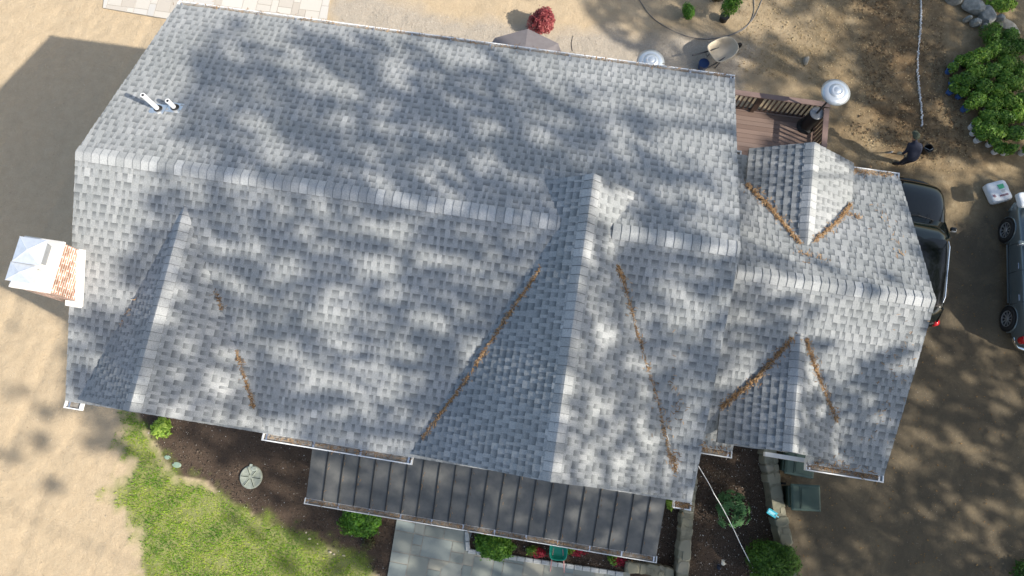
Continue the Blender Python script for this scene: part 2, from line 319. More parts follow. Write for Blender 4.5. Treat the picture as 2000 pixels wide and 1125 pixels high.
def shingles(O,A,U,poly,name,parent,seed):
    """O origin, A along-course unit, U up-slope unit, poly 2-D outline (a,u)"""
    r=random.Random(seed); O=Vector(O);A=Vector(A).normalized();U=Vector(U).normalized();Nn=A.cross(U)
    if Nn.z<0: Nn=-Nn
    flip=A.cross(U).z<0
    V=[];Fc=[];C=[]
    a0=min(p[0] for p in poly);a1=max(p[0] for p in poly);u0=min(p[1] for p in poly);u1=max(p[1] for p in poly)
    def P(a,u,h): return tuple(O+A*a+U*u+Nn*h)
    k=0;u=u0
    while u<u1:
        ue=u+EXP; a=a0-r.uniform(0,.3); tooth=r.random()<.5; base=r.gauss(0,.06)
        while a<a1:
            wd=r.choice([.045,.06,.075,.095,.12]) if tooth else r.choice([.05,.065,.075,.09,.125])
            wd*=r.uniform(.9,1.1); lift=.016 if tooth else .008
            q=clip([(a,u),(a+wd,u),(a+wd,ue),(a,ue)],poly)
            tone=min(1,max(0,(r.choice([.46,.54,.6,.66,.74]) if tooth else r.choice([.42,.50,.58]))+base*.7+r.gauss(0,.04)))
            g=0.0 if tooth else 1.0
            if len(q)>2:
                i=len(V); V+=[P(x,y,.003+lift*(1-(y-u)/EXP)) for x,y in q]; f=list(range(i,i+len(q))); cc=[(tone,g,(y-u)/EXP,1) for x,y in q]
                if flip: f=f[::-1]; cc=cc[::-1]
                Fc.append(tuple(f)); C+=cc
                lo=[p for p in q if abs(p[1]-u)<1e-6]
                if len(lo)>=2:
                    x0=min(p[0] for p in lo);x1=max(p[0] for p in lo); i=len(V)
                    V+=[P(x0,u,-.004),P(x1,u,-.004),P(x1,u,.003+lift),P(x0,u,.003+lift)]; f=[i,i+1,i+2,i+3]
                    if flip:f=f[::-1]
                    Fc.append(tuple(f)); C+=[(0.0,0,0,1)]*4
                if tooth:
                    for xs in (a,a+wd):
                        if poly_in(xs,u+.05,poly):
                            i=len(V); V+=[P(xs,u,0),P(xs,ue,0),P(xs,ue,.003),P(xs,u,.003+lift)]; Fc.append((i,i+1,i+2,i+3)); C+=[(.1,0,0,1)]*4
            a+=wd; tooth=not tooth
        u=ue;k+=1
    return color_build(name,V,Fc,C,parent)
def poly_in(x,y,P):
    c=False
    for i in range(len(P)):
        a=P[i];b=P[(i+1)%len(P)]
        if (a[1]>y)!=(b[1]>y) and x<(b[0]-a[0])*(y-a[1])/(b[1]-a[1])+a[0]: c=not c
    return c
def ridgecap(P0,P1,slopeL,slopeR,parent,seed,wd=.135,e=.143,light=.82):
    """from P0 to P1; caps overlap starting at P1's far end"""
    r=random.Random(seed); P0=Vector(P0);P1=Vector(P1);D=(P1-P0);n=int(D.length/e)+1;D.normalize(); side=D.cross(Vector((0,0,1))).normalized()
    V=[];Fc=[];C=[]
    for i in range(n):
        a=P0+D*(i*e); b=P0+D*min((i+1)*e+.02,(P1-P0).length+.001); tone=min(1,max(0,light+r.choice([-.22,-.10,0,.06,.1])+r.gauss(0,.03)))
        h0,h1=.024,.016
        def prof(p,h):
            return [p+side*(-wd)+Vector((0,0,-wd*slopeL+h)),p+side*(-wd*.28)+Vector((0,0,-wd*.28*slopeL+h+.004)),p+Vector((0,0,h-.002)),p+side*(wd*.28)+Vector((0,0,-wd*.28*slopeR+h+.004)),p+side*wd+Vector((0,0,-wd*slopeR+h))]
        A=prof(a,h0);B=prof(b,h1);k=len(V);V+=[tuple(x) for x in A+B]
        for j in range(4): Fc.append((k+j,k+j+1,k+5+j+1,k+5+j)); C+=[(tone,0,0,1)]*4
        A2=[x+D*.006+Vector((0,0,.0015)) for x in A]; A1=[x+Vector((0,0,.0015)) for x in A]; k=len(V); V+=[tuple(x) for x in A1+A2]
        for j in range(4): Fc.append((k+j,k+j+1,k+5+j+1,k+5+j)); C+=[(.25,1,.85,1)]*4
        k=len(V); V+=[tuple(x) for x in A]+[tuple(x-Vector((0,0,.016))) for x in A]
        for j in range(4): Fc.append((k+j,k+j+1,k+5+j+1,k+5+j)); C+=[(0,1,1,1)]*4
        for s_ in (0,4):
            k=len(V); V+=[tuple(A[s_]),tuple(B[s_]),tuple(B[s_]-Vector((0,0,.016))),tuple(A[s_]-Vector((0,0,.03)))]; Fc.append((k,k+1,k+2,k+3)); C+=[(.2,0,0,1)]*4
    return color_build('ridge_cap',V,Fc,C,parent)
house=thing('house','large house with grey shingle roofs, cross gables and dark metal porch roof','house',(0,3,0))
BV=[];BF=[]  # simple proxy used only to work out where tree shade lands
def proxy(pts):
    i=len(BV); BV.extend([tuple(p) for p in pts]); BF.append(tuple(range(i,i+len(pts))))
def slab(pts,t=.16,name='roof_deck',m=None):
    """white-edged roof deck under a shingle field; pts ccw on the slope plane"""
    P=[Vector(p) for p in pts]; n=(P[1]-P[0]).cross(P[2]-P[0]).normalized()
    if n.z<0: n=-n
    mb=MB(); a=[p-n*.005 for p in P]; b=[p-Vector((0,0,t)) for p in P]; k=len(P)
    mb.mesh(a+b,[tuple(range(k)),tuple(range(2*k-1,k-1,-1))]+[(i,k+i,k+(i+1)%k,(i+1)%k) for i in range(k)])
    proxy(P); return mb.build(name,m or WHITE,house)
def field(O,A,U,poly,name,seed,thin=False):
    O=Vector(O);A=Vector(A).normalized();U=Vector(U).normalized()
    slab([O+A*a+U*u for a,u in poly],*((.07,'roof_deck',EAVE_SHADE) if thin else ())); return shingles(O,A,U,poly,name,house,seed)
EAVE_SHADE=mat('shaded_eave_grey',(.10,.10,.10),(.15,.15,.15),9,.6)  # shadow along the dormer eaves is put into this dark grey deck colour
XL,XR=-8.14,2.98; YR,ZR_=3.535,9.1; YF,YB=-.55,7.38; MS=.387
def upv(dy,dz): return Vector((0,dy,dz)).normalized()
sl_f=math.hypot(YR-YF,MS*(YR-YF)); zE=ZR_-MS*(YR-YF); zEb=ZR_-MS*(YB-YR); sl_b=math.hypot(YB-YR,ZR_-zEb)
field((XL,YF,zE),(1,0,0),(0,1,MS),[(0,0),(XR-XL,0),(XR-XL,sl_f),(0,sl_f)],'roof_slope',1)
field((XL,YB,zEb),(1,0,0),(0,-1,MS),[(0,0),(XR-XL,0),(XR-XL,sl_b),(0,sl_b)],'roof_slope',2)
GX,GZ,GS=.48,9.40,.78
def gable(gx,gz,gs,yf,ztop_back,w_front,w_back,seed,yb,name='gable_slope'):
    """two slopes falling to -x and +x from a ridge along y; quadrilateral ridge..lower edge"""
    for sg in (-1,1):
        k=math.hypot(1,gs); O=Vector((gx,yf,gz)); U=Vector((-sg,0,gs)); # up-slope is toward the ridge
        # plane coords: a along y from yf, u measured from lowest line
        wm=max(w_front,w_back); O2=Vector((gx+sg*wm,yf,gz-gs*wm)); L_=yb-yf
        poly=[(0,(wm-w_front)*k),(L_,(wm-w_back)*k),(L_,wm*k),(0,wm*k)]
        if abs(w_back)<.01: poly=[(0,(wm-w_front)*k),(L_,wm*k-.001),(0,wm*k)]
        if sg<0: pass
        field(O2,(0,1,0),U,poly,name,seed+sg)
gable(GX,GZ,GS,-.50,0,2.42,.86,11,4.33)
LX,LZ,LS=-6.2,8.87,.78
gable(LX,LZ,LS,-.50,0,1.76,.0,21,2.96)
# garage wing
G2Y,G2Z,G2S=3.425,8.2,.5; GXR=6.57; GYF,GYB=.44,6.22
k5=math.hypot(1,G2S)
zgE=G2Z-G2S*(G2Y-GYF); uT=(G2Y-GYF)*k5; uM=(.80-GYF)*k5
field((2.76,GYF,zgE),(1,0,0),(0,1,G2S),[(0,uM),(GXR-2.76,uM),(GXR-2.76,uT),(0,uT)],'garage_roof_slope',31)
field((2.76,GYF,zgE),(1,0,0),(0,1,G2S),[(0,0),(1.06,0),(1.06,uM),(0,uM)],'garage_roof_slope',32)
field((2.76,GYF,zgE),(1,0,0),(0,1,G2S),[(2.43,0),(GXR-2.76,0),(GXR-2.76,uM),(2.43,uM)],'garage_roof_slope',33)
zgB=G2Z-G2S*(GYB-G2Y); uB=(GYB-G2Y)*k5
field((2.76,GYB,zgB),(1,0,0),(0,-1,G2S),[(0,0),(GXR-2.76,0),(GXR-2.76,uB),(0,uB)],'garage_roof_slope',34)
def dormer(gx,gz,gs,y_out,y_in,hw,seed,sgn):
    """small gable: ridge from y_out (open end) to y_in where it meets the roof; eaves at half width hw"""
    k=math.hypot(1,gs); L_=abs(y_in-y_out)
    # y where eave height meets garage slope
    ze=gz-gs*hw; ym=G2Y+sgn*((G2Z-ze)/G2S); Lm=abs(ym-y_out)
    for sg in (-1,1):
        O2=Vector((gx+sg*hw,y_out,ze)); U=Vector((-sg,0,gs))
        field(O2,(0,-sgn,0),U,[(0,0),(Lm,0),(L_,hw*k),(0,hw*k)],'dormer_slope',seed+sg,True)
dormer(4.50,7.79,.68,.54,2.60,1.06,41,-1)
dormer(4.50,7.81,.62,6.20,4.205,1.0,51,1)
# ridge caps
def rc(a,b,sl_,sr_,seed): ridgecap(a,b,sl_,sr_,house,seed)
rc((XL,YR,ZR_),(.06,YR,ZR_),MS,MS,1); rc((.92,YR,ZR_),(XR,YR,ZR_),MS,MS,2)
rc((GX,-.5,GZ),(GX,4.33,GZ),GS,GS,3); rc((LX,-.5,LZ),(LX,2.98,LZ),LS,LS,4)
rc((XR-.2,G2Y,G2Z),(GXR,G2Y,G2Z),G2S,G2S,5)
rc((4.5,.54,7.79),(4.5,2.62,7.79),.68,.68,6); rc((4.5,6.2,7.81),(4.5,4.19,7.81),.62,.62,7)
# walls (with gable ends)
def wallbox(x0,x1,y0,y1,zt,name='wall',gable_y=None,peak=None,axis='x'):
    mb=MB()
    mb.mesh([(x0,y0,0),(x1,y0,0),(x1,y1,0),(x0,y1,0),(x0,y0,zt),(x1,y0,zt),(x1,y1,zt),(x0,y1,zt)],[(0,1,5,4),(1,2,6,5),(2,3,7,6),(3,0,4,7)])
    if axis=='x':
        for x,fl in ((x0,1),(x1,0)):
            f=[(0,1,2)] if fl else [(2,1,0)]; mb.mesh([(x,y1,zt),(x,y0,zt),(x,gable_y,peak)],f)
    proxy([(x0,y0,0),(x1,y0,0),(x1,y0,zt),(x0,y0,zt)]);proxy([(x1,y0,0),(x1,y1,0),(x1,y1,zt),(x1,y0,zt)]);proxy([(x0,y0,0),(x0,y1,0),(x0,y1,zt),(x0,y0,zt)]);proxy([(x0,y1,0),(x1,y1,0),(x1,y1,zt),(x0,y1,zt)])
    return mb.build(name,SIDING,house)
wallbox(-7.93,2.74,-.48,7.2,zEb-.07,gable_y=YR,peak=ZR_-.2)
wallbox(2.75,6.35,.82,6.05,zgE+.06,gable_y=G2Y,peak=G2Z-.2)
def gwall(gx,gz,gs,hw,y,dpt,base,name='gable_wall'):
    mb=MB(); zb=gz-.17-gs*hw; P=[(gx-hw,base),(gx+hw,base),(gx+hw,zb),(gx,gz-.18),(gx-hw,zb)]
    n=5; V=[(p[0],y,p[1]) for p in P]+[(p[0],y+dpt,p[1]) for p in P]
    mb.mesh(V,[(0,1,2,3,4),(9,8,7,6,5)]+[(i,n+i,n+(i+1)%n,(i+1)%n) for i in range(n)]); return mb.build(name,SIDING,house)
gwall(GX,GZ,GS,2.1,-.495,.5,6.4); gwall(LX,LZ,LS,1.5,-.49,.5,6.6); gwall(4.5,7.79,.68,.78,.78,.5,5.4); gwall(4.5,7.81,.62,.8,5.55,.5,6.2)
gwall(GX,GZ,GS,.5,3.7,.5,8.5)
mb=MB(); mb.box((4.93,.50,6.25),(.75,.08,.10)); mb.box((4.30,.60,6.85),(.95,.05,.16)); mb.build('trim_board',WHITE,house)
# gutters
GIN=mat('gutter_debris',(.16,.13,.10),(.33,.31,.28),9,.9,var=None,bump=.3)
def gutter(x0,x1,y,z,sgn=-1,wd=.12):
    """open channel along x hung outside the eave"""
    mb=MB(); yo=y+sgn*wd; t=.012; xm=(x0+x1)/2; L_=x1-x0
    mb.box((xm,yo,z-.045),(L_,t*1.6,.10)); mb.box((xm,(y+yo)/2,z-.095),(L_,wd,t)); mb.box((xm,y+sgn*.004,z-.06),(L_,t,.08))
    for x in (x0,x1): mb.box((x,(y+yo)/2,z-.045),(.022,wd+.022,.104))
    g=mb.build('gutter',WHITE,house)
    m2=MB(); m2.box((xm,(y+yo)/2,z-.055),(L_-.03,wd-.03,.03)); 
    n=int(L_/.75)
    for i in range(n+1):
        x=x0+.06+i*(L_-.12)/max(1,n); m2.box((x,(y+yo)/2,z-.028),(.035,wd-.02,.012),mi=1)
    o=m2.build('gutter_bed',[GIN,STEEL],g)
    return g
gutter(-4.52,-1.86,YF-.0,zE-.02); gutter(XL+.0,-7.86,YF,zE-.02); gutter(2.70,XR,YF,zE-.02)
gutter(2.86,3.82,GYF,zgE-.02); gutter(5.19,GXR,GYF,zgE-.02)
gutter(XL,XR,YB,zEb-.02,1,.09); gutter(5.5,GXR,GYB,zgB-.02,1,.09); gutter(2.95,3.45,GYB,zgB-.02,1,.09)
# porch roof -------------------------------------------------
PZ=2.6; PX0,PX1=-4.93,3.47; PY=-2.10; PTOP=-.3; PS=.3
MET=mat('standing_seam_metal',(.085,.088,.087),(.15,.147,.138),2.2,.5,metal=.15,bump=0)
MET2=mat('seam_metal',(.02,.022,.024),None,rough=.5,metal=.3)
mb=MB(); zt=PZ+PS*(PTOP-PY)
mb.mesh([(PX0,PY,PZ),(PX1,PY,PZ),(PX1,PTOP,zt),(PX0,PTOP,zt),(PX0,PY,PZ-.12),(PX1,PY,PZ-.12),(PX1,PTOP,zt-.12),(PX0,PTOP,zt-.12)],[(0,1,2,3),(7,6,5,4),(0,4,5,1),(1,5,6,2),(3,7,4,0)])
pr_=mb.build('porch_roof',MET,house); proxy([(PX0,PY,PZ),(PX1,PY,PZ),(PX1,PTOP,zt),(PX0,PTOP,zt)])
ns_=22; ca=math.atan(PS)
for i in range(1,ns_):
    x=PX0+(PX1-PX0)*i/ns_+.02; m_=MB(); L_=math.hypot(PTOP-PY,zt-PZ)
    m_.box((x,(PY+PTOP)/2,(PZ+zt)/2+.017),(.014,L_-.01,.034),R=Matrix.Rotation(ca,3,'X')); m_.build('standing_seam',MET2,pr_)
gutter(PX0-.02,PX1+.02,PY,PZ-.02,-1,.13)
for x in (PX0+.3,-2.9,-.9,1.1,PX1-.3): mb=MB(); mb.box((x,PY+.25,1.2),(.14,.14,2.36)); mb.build('porch_post',WHITE,house)
mb=MB(); mb.box(((PX0+PX1)/2,PY+.25,2.42),(PX1-PX0-.3,.12,.08)); mb.build('porch_beam',WHITE,house)
mb=MB(); mb.box(((PX0+PX1)/2,-1.28,.05),(PX1-PX0-.9,1.3,.10)); mb.build('porch_floor',mat('porch_slate',(.16,.17,.17),(.22,.22,.21),4,.8),house)
# chimney ------------------------------------------------------
BR=bpy.data.materials.new('chimney_brick'); BR.use_nodes=True; N=BR.node_tree.nodes;L=BR.node_tree.links
bt=N.new('ShaderNodeTexBrick'); tc=N.new('ShaderNodeTexCoord'); mp=N.new('ShaderNodeMapping'); 
sx=N.new('ShaderNodeSeparateXYZ'); cb=N.new('ShaderNodeCombineXYZ'); ad=N.new('ShaderNodeMath'); ad.operation='ADD'
L.new(tc.outputs['Object'],sx.inputs[0]); L.new(sx.outputs[0],ad.inputs[0]); L.new(sx.outputs[1],ad.inputs[1]); L.new(ad.outputs[0],cb.inputs[0]); L.new(sx.outputs[2],cb.inputs[1]); L.new(cb.outputs[0],bt.inputs['Vector'])
bt.inputs['Scale'].default_value=1; bt.inputs['Brick Width'].default_value=.19; bt.inputs['Row Height'].default_value=.054; bt.inputs['Mortar Size'].default_value=.009; bt.inputs['Bias'].default_value=-.2
bt.inputs['Color1'].default_value=(.52,.25,.17,1); bt.inputs['Color2'].default_value=(.40,.17,.12,1); bt.inputs['Mortar'].default_value=(.75,.70,.65,1); bt.offset=.5
nz=N.new('ShaderNodeTexNoise'); nz.inputs['Scale'].default_value=7; L.new(tc.outputs['Object'],nz.inputs['Vector']); rp=N.new('ShaderNodeValToRGB'); rp.color_ramp.elements[0].position=.42; rp.color_ramp.elements[0].color=(.55,.55,.5,1); rp.color_ramp.elements[1].position=.6; rp.color_ramp.elements[1].color=(1.15,1.1,1.05,1); L.new(nz.outputs[0],rp.inputs[0])
mm_=N.new('ShaderNodeMix'); mm_.data_type='RGBA'; mm_.blend_type='MULTIPLY'; mm_.inputs[0].default_value=1; L.new(bt.outputs[0],mm_.inputs[6]); L.new(rp.outputs[0],mm_.inputs[7]); L.new(mm_.outputs[2],N['Principled BSDF'].inputs['Base Color']); N['Principled BSDF'].inputs['Roughness'].default_value=.9
CX0,CX1,CY0,CY1,CZ=-8.62,-7.99,1.16,1.99,8.93
ch=MB().box(((CX0+CX1)/2,(CY0+CY1)/2,CZ/2),(CX1-CX0,CY1-CY0,CZ)).build('chimney',BR,house)
proxy([(CX1,CY0,0),(CX1,CY1,0),(CX1,CY1,CZ),(CX1,CY0,CZ)])
CR=mat('chimney_mortar',(.70,.66,.60),(.78,.74,.68),8,.85)
mb=MB(); mb.lathe(((CX0+CX1)/2,(CY0+CY1)/2,CZ),[(.62,0),(.62,.06),(.5,.12)],4,sx=.78,sy=1.0,rz=math.pi/4)
o=mb.build('crown',CR,ch); bevel(o,.008)
def cap(cx,cy,z,w_,d_,h):
    mb=MB(); mb.box((cx,cy,z-.10),(w_-.09,d_-.09,.20),mi=1)
    a=[(cx-w_/2,cy-d_/2,z),(cx+w_/2,cy-d_/2,z),(cx+w_/2,cy+d_/2,z),(cx-w_/2,cy+d_/2,z),(cx,cy,z+h)]; lo=[(p[0],p[1],z-.025) for p in a[:4]]
    mb.mesh(a+lo,[(0,1,4),(1,2,4),(2,3,4),(3,0,4),(8,7,6,5),(0,5,6,1),(1,6,7,2),(2,7,8,3),(3,8,5,0)])
    for k in range(4): mb.tube([a[k],a[4]],.006,5)
    mb.build('chimney_cap',[SILV,STEEL],ch)
cap(-8.22,1.72,9.33,.46,.42,.06); cap(-8.30,1.36,9.26,.44,.30,.045)
fl=MB(); ym=(CY0+CY1)/2; zz=ZR_-MS*(YR-ym); fl.box((CX1+.05,ym-.03,zz+.022-.03*MS),(.12,(CY1-CY0+.1)*1.07,.008),R=Matrix.Rotation(math.atan(MS),3,'X')); fl.box((CX1+.004,ym,zz+.05),(.01,(CY1-CY0)*1.07,.07),R=Matrix.Rotation(math.atan(MS),3,'X'))
fl.box((CX1-.06,CY0-.06,ZR_-MS*(YR-CY0+.06)+.026),(.30,.10,.008),R=Matrix.Rotation(math.atan(MS),3,'X'))
fl.build('flashing',CR,ch)
# vent pipes ---------------------------------------------------
PVC=mat('white_pvc',(.78,.78,.77),None,rough=.35)
def pipe(x,y,h):
    z=ZR_-MS*(y-YR); q=MB(); q.tube([(x,y,z-.1),(x,y,z+h)],.042,16); p_=q.build('vent_pipe',PVC,house,smooth=False)
    b=MB(); b.lathe((x,y,z-.02),[(.085,0),(.075,.04),(.05,.075)],20); b.build('boot_collar',BLACK,p_)
    c=MB(); c.box((x,y,z+.014),(.26,.24,.004),R=Matrix.Rotation(-math.atan(MS),3,'X')); c.build('flashing',STEEL,p_)
    d=MB(); d.lathe((x,y,z+h),[(.024,0),(.024,.002)],14); d.build('pipe_mouth',BLACK,p_)
pb=Vector((-7.25,4.68)); pipe(pb.x,pb.y,.52)
pipe(-6.98,4.76,.27)
# spout by the back dormer
mb=MB(); mb.tube([(2.98,5.75,6.72),(3.1,5.78,6.76),(3.2,5.8,6.74)],.02,8); mb.lathe((3.2,5.8,6.7),[(.03,0),(.04,.05),(.02,.07)],10); mb.build('vent_elbow',WHITE,house)
# pine needles on the roof -------------------------------------
NEED=mat('pine_needle_litter',(.4,.2,.06),None,var=[(.12,.065,.03),(.24,.135,.06),(.36,.215,.10),(.46,.31,.17)],rough=.9)
nd=MB()
def roofz(x,y):
    """height of the topmost roof at x,y"""
    c=[]
    if XL<=x<=XR and YF<=y<=YB: c.append(ZR_-MS*abs(y-YR))
    if 2.76<=x<=GXR and GYF<=y<=GYB: c.append(G2Z-G2S*abs(y-G2Y))
    if -.5<=y<=4.33 and abs(x-GX)<2.42: c.append(GZ-GS*abs(x-GX))
    if -.5<=y<=2.96 and abs(x-LX)<1.76: c.append(LZ-LS*abs(x-LX))
    if .54<=y<=2.6 and abs(x-4.5)<1.06: c.append(7.79-.68*abs(x-4.5))
    if 4.2<=y<=6.2 and abs(x-4.5)<1.0: c.append(7.81-.62*abs(x-4.5))
    return max(c) if c else None
def needles(pts,n,sp,L_=.07,z=None):
    for _ in range(n):
        k=random.random()*(len(pts)-1); i=int(k); t=k-i; p=Vector(pts[i]).lerp(Vector(pts[i+1]),t)
        sp_=sp*random.choice([.5,.8,1,2.4]); x=p.x+random.gauss(0,sp_); y=p.y+random.gauss(0,sp_); zz=roofz(x,y) if z is None else z
        if zz is None: continue
        a=random.uniform(0,math.pi); l=L_*random.uniform(.4,1.1); w_=.006+random.random()*.007; d=Vector((math.cos(a),math.sin(a),random.uniform(-.15,.15)))*l/2; s_=Vector((-math.sin(a),math.cos(a),0))*w_/2
        c=Vector((x,y,zz+.02+random.random()*.035)); nd.face([c-d-s_,c+d-s_,c+d+s_,c-d+s_])
def v2(*uv): return [Vector((x,y)) for x,y in uv]
needles(v2((-.15,2.75),(-.65,1.8),(-1.1,.85),(-1.72,-.2)),620,.015)
needles(v2((1.1,3.0),(1.25,2.75),(1.6,2.0)),200,.018); needles(v2((1.6,2.0),(2.15,.95),(2.5,.05)),190,.018)
needles(v2((2.52,.2),(2.62,-.1)),80,.04)
needles(v2((-5.55,1.65),(-5.4,1.35)),40,.02); needles(v2((-5.1,.75),(-4.86,.2),(-4.7,-.15)),170,.014); needles(v2((-6.9,1.35),(-7.2,.8)),12,.03)
needles(v2((3.43,1.15),(3.9,1.7),(4.38,2.5)),600,.022); needles(v2((4.62,2.5),(4.95,1.98),(5.5,1.22)),380,.018)
needles(v2((3.5,5.45),(3.9,4.95),(4.38,4.2)),560,.022); needles(v2((4.62,4.3),(5.1,4.8),(5.45,5.3)),380,.018); needles(v2((5.3,5.1),(5.6,5.0)),40,.03)
needles(v2((4.3,4.05),(4.8,3.95)),40,.05); needles(v2((5.95,5.4),(6.1,4.7),(6.15,4.2)),35,.07); needles(v2((3.0,-.6),(2.7,-.62)),60,.03,z=zE-.045)
needles(v2((5.3,.45),(6.4,.42)),160,.05); needles(v2((3.0,.4),(3.7,.42)),110,.05); needles(v2((5.5,6.2),(6.4,6.22)),160,.03)
needles(v2((XL,7.42),(XR,7.42)),260,.02,z=zEb+.0); needles(v2((5.5,GYB+.04),(6.5,GYB+.04)),60,.02,z=zgB-.03)
needles(v2((PX0,PY-.06),(PX1,PY-.06)),420,.02,z=PZ-.05); needles(v2((-4.5,YF-.06),(-1.9,YF-.06)),110,.02,z=zE-.05)
needles(v2((5.2,GYF-.05),(6.5,GYF-.05)),130,.02,z=zgE-.05); needles(v2((2.9,GYF-.05),(3.8,GYF-.05)),70,.02,z=zgE-.05)
needles(v2((2.2,1.6),(2.5,1.1),(2.3,.6)),50,.1); needles(v2((6.3,2.8),(6.2,2.0),(6.25,1.0)),60,.12)
for i in range(1,ns_,1):
    x=PX0+(PX1-PX0)*i/ns_+.045
    for _ in range(7):
        y=random.uniform(PY,-.7); z_=PZ+PS*(y-PY)+.01; a=random.gauss(math.pi/2,.35); l=random.uniform(.03,.08); d=Vector((math.cos(a),math.sin(a),0))*l/2; s_=Vector((-math.sin(a),math.cos(a),0))*.004; c=Vector((x+abs(random.gauss(0,.02)),y,z_)); nd.face([c-d-s_,c+d-s_,c+d+s_,c-d+s_])
o=nd.build('pine_needles',NEED); tag(o,kind='stuff')
# ================= DECK =================
DK=mat('deck_board',(.2,.13,.11),None,var=[(.135,.092,.074),(.17,.118,.096),(.205,.145,.118),(.18,.13,.108)],rough=.6,bump=.1)
DKR=mat('deck_rail_brown',(.17,.115,.10),(.20,.14,.12),5,.5); DKD=mat('deck_baluster_brown',(.055,.035,.028),(.075,.048,.038),5,.6)
dx0,dx1,dy0,dy1,dz=2.75,7.12,6.06,10.62,.62
deck=thing('deck','brown wooden deck with railing behind the grey roofs','deck',((dx0+dx1)/2,(dy0+dy1)/2,0))
mb=MB(); y=dy0
while y<dy1-.05: mb.box(((dx0+dx1)/2,y+.068,dz-.012),(dx1-dx0,.132,.025)); y+=.14
mb.build('deck_floor',DK,deck)
mb=MB(); mb.box(((dx0+dx1)/2,dy1-.02,dz-.16),(dx1-dx0,.04,.27)); mb.build('rim_joist',DKD,deck)
mb=MB(); mb.box((dx1-.02,(dy0+dy1)/2,dz-.16),(.04,dy1-dy0-.05,.27)); mb.build('rim_joist',DKD,deck)
for x in (3.2,5.2,7.0):
    for yy in (6.6,8.6,10.5): mb=MB(); mb.box((x,yy,.17),(.12,.12,.34)); mb.build('footing_post',DKD,deck)
rh=.92
mb=MB(); mb.box(((dx0+dx1)/2,dy1-.03,dz+rh),(dx1-dx0+.12,.15,.035)); mb.build('top_rail',DKR,deck)
mb=MB(); mb.box((dx1-.03,(dy0+dy1)/2-.1,dz+rh-.001),(.15,dy1-dy0-.1,.035)); mb.build('top_rail',DKR,deck)
mb=MB(); mb.box(((dx0+dx1)/2,dy1-.03,dz+.09),(dx1-dx0,.05,.05)); mb.build('bottom_rail',DKD,deck)
mb=MB(); mb.box((dx1-.03,(dy0+dy1)/2,dz+.091),(.05,dy1-dy0-.1,.05)); mb.build('bottom_rail',DKD,deck)
for x,y in ((dx1-.03,dy1-.03),(5.25,dy1-.03),(3.0,dy1-.03),(dx1-.03,8.3)):
    mb=MB(); mb.box((x,y,dz+rh/2-.02),(.11,.11,rh-.01)); mb.build('post',DKD,deck)
bal=[]
x=dx0+.3
pro=None
def baluster(x,y):
    global pro
    if pro is None:
        mb=MB(); mb.box((x,y,dz+rh/2),(.042,.042,rh-.1)); pro=(mb.build('baluster',DKD,deck),x,y); return
    o=pro[0].copy(); COL.objects.link(o); o.location=pro[0].location+Vector((x-pro[1],y-pro[2],0))
while x<dx1-.12: baluster(x,dy1-.03); x+=.135
y=8.0
while y<dy1-.12: baluster(dx1-.03,y); y+=.135
# ================= OBJECTS ON THE TERRACE =================
def heater(x,y,z0,label):
    t=thing('patio_heater',label,'patio heater',(x,y,z0),'mushroom patio heaters behind the house')
    mb=MB(); mb.lathe((x,y,z0),[(.26,0),(.26,.03),(.23,.06),(.19,.10),(.19,.80),(.205,.81),(.205,.84)],32); mb.build('tank_housing',BLACK,t,smooth=False)
    mb=MB(); mb.lathe((x,y,z0+.84),[(.20,0),(.20,.015),(.17,.03)],32); mb.build('table_top',mat('heater_grey',(.22,.23,.24),None,rough=.4,metal=.4),t)
    mb=MB(); mb.tube([(x,y,z0+.86),(x,y,z0+1.75)],.03,12); mb.build('pole',DGREY,t)
    mb=MB(); mb.lathe((x,y,z0+1.7),[(.05,0),(.10,.05),(.10,.30),(.06,.33)],20); mb.build('burner',DGREY,t)
    mb=MB(); mb.lathe((x,y,z0+2.08),[(.385,-.03),(.39,-.02),(.30,.03),(.215,.065),(.205,.062),(.20,.075),(.15,.10),(.115,.112),(.108,.105),(.09,.118),(.0,.125)],48); mb.build('reflector_hat',STEEL2,t,smooth=True)
STEEL2=mat('polished_aluminium',(.50,.54,.58),None,rough=.38,metal=.6)
hp=at(1573,241,dz); heater(6.86,10.33,dz,'black and silver patio heater standing in the corner of the brown deck')
h1=at(1272,117,2.2); heater(h1.x,h1.y,.03,'silver-topped patio heater half hidden behind the far gutter')
# umbrella
UM=mat('taupe_canvas',(.17,.15,.15),(.20,.18,.18),6,.85)
uc=at(1022,131,2.35); t=thing('patio_umbrella','taupe canvas patio umbrella peeking out past the gutter','umbrella',(uc.x,uc.y,0))
mb=MB(); R_=1.27; zc=2.62; ze=2.22; off=math.radians(3)
pts=[]
for k in range(8):
    a=off+k*math.pi/4+math.pi/8*0; pts.append((uc.x+R_*math.cos(a),uc.y+R_*math.sin(a),ze))
V=[(uc.x,uc.y,zc)]; V2=[]
for k in range(8):
    mid=((pts[k][0]+uc.x)/2,(pts[k][1]+uc.y)/2,(zc+ze)/2+.03); V.append(mid)
V+=pts; Fc=[]
for k in range(8):
    a,b=1+k,1+(k+1)%8; c,d=9+k,9+(k+1)%8; Fc+=[(0,a,b),(a,c,d,b)]
nn=len(V); V+= [(p[0],p[1],p[2]-.09) for p in pts]
for k in range(8): Fc.append((9+k,nn+k,nn+(k+1)%8,9+(k+1)%8))
mb.mesh(V,Fc); o=mb.build('canopy',UM,t); sd=o.modifiers.new('thickness','SOLIDIFY'); sd.thickness=.004
mb=MB(); mb.tube([(uc.x,uc.y,0),(uc.x,uc.y,zc)],.022,12); mb.build('pole',DGREY,t)
mb=MB(); mb.lathe((uc.x,uc.y,0),[(.28,0),(.28,.05),(.05,.09)],24); mb.build('base',DGREY,t)
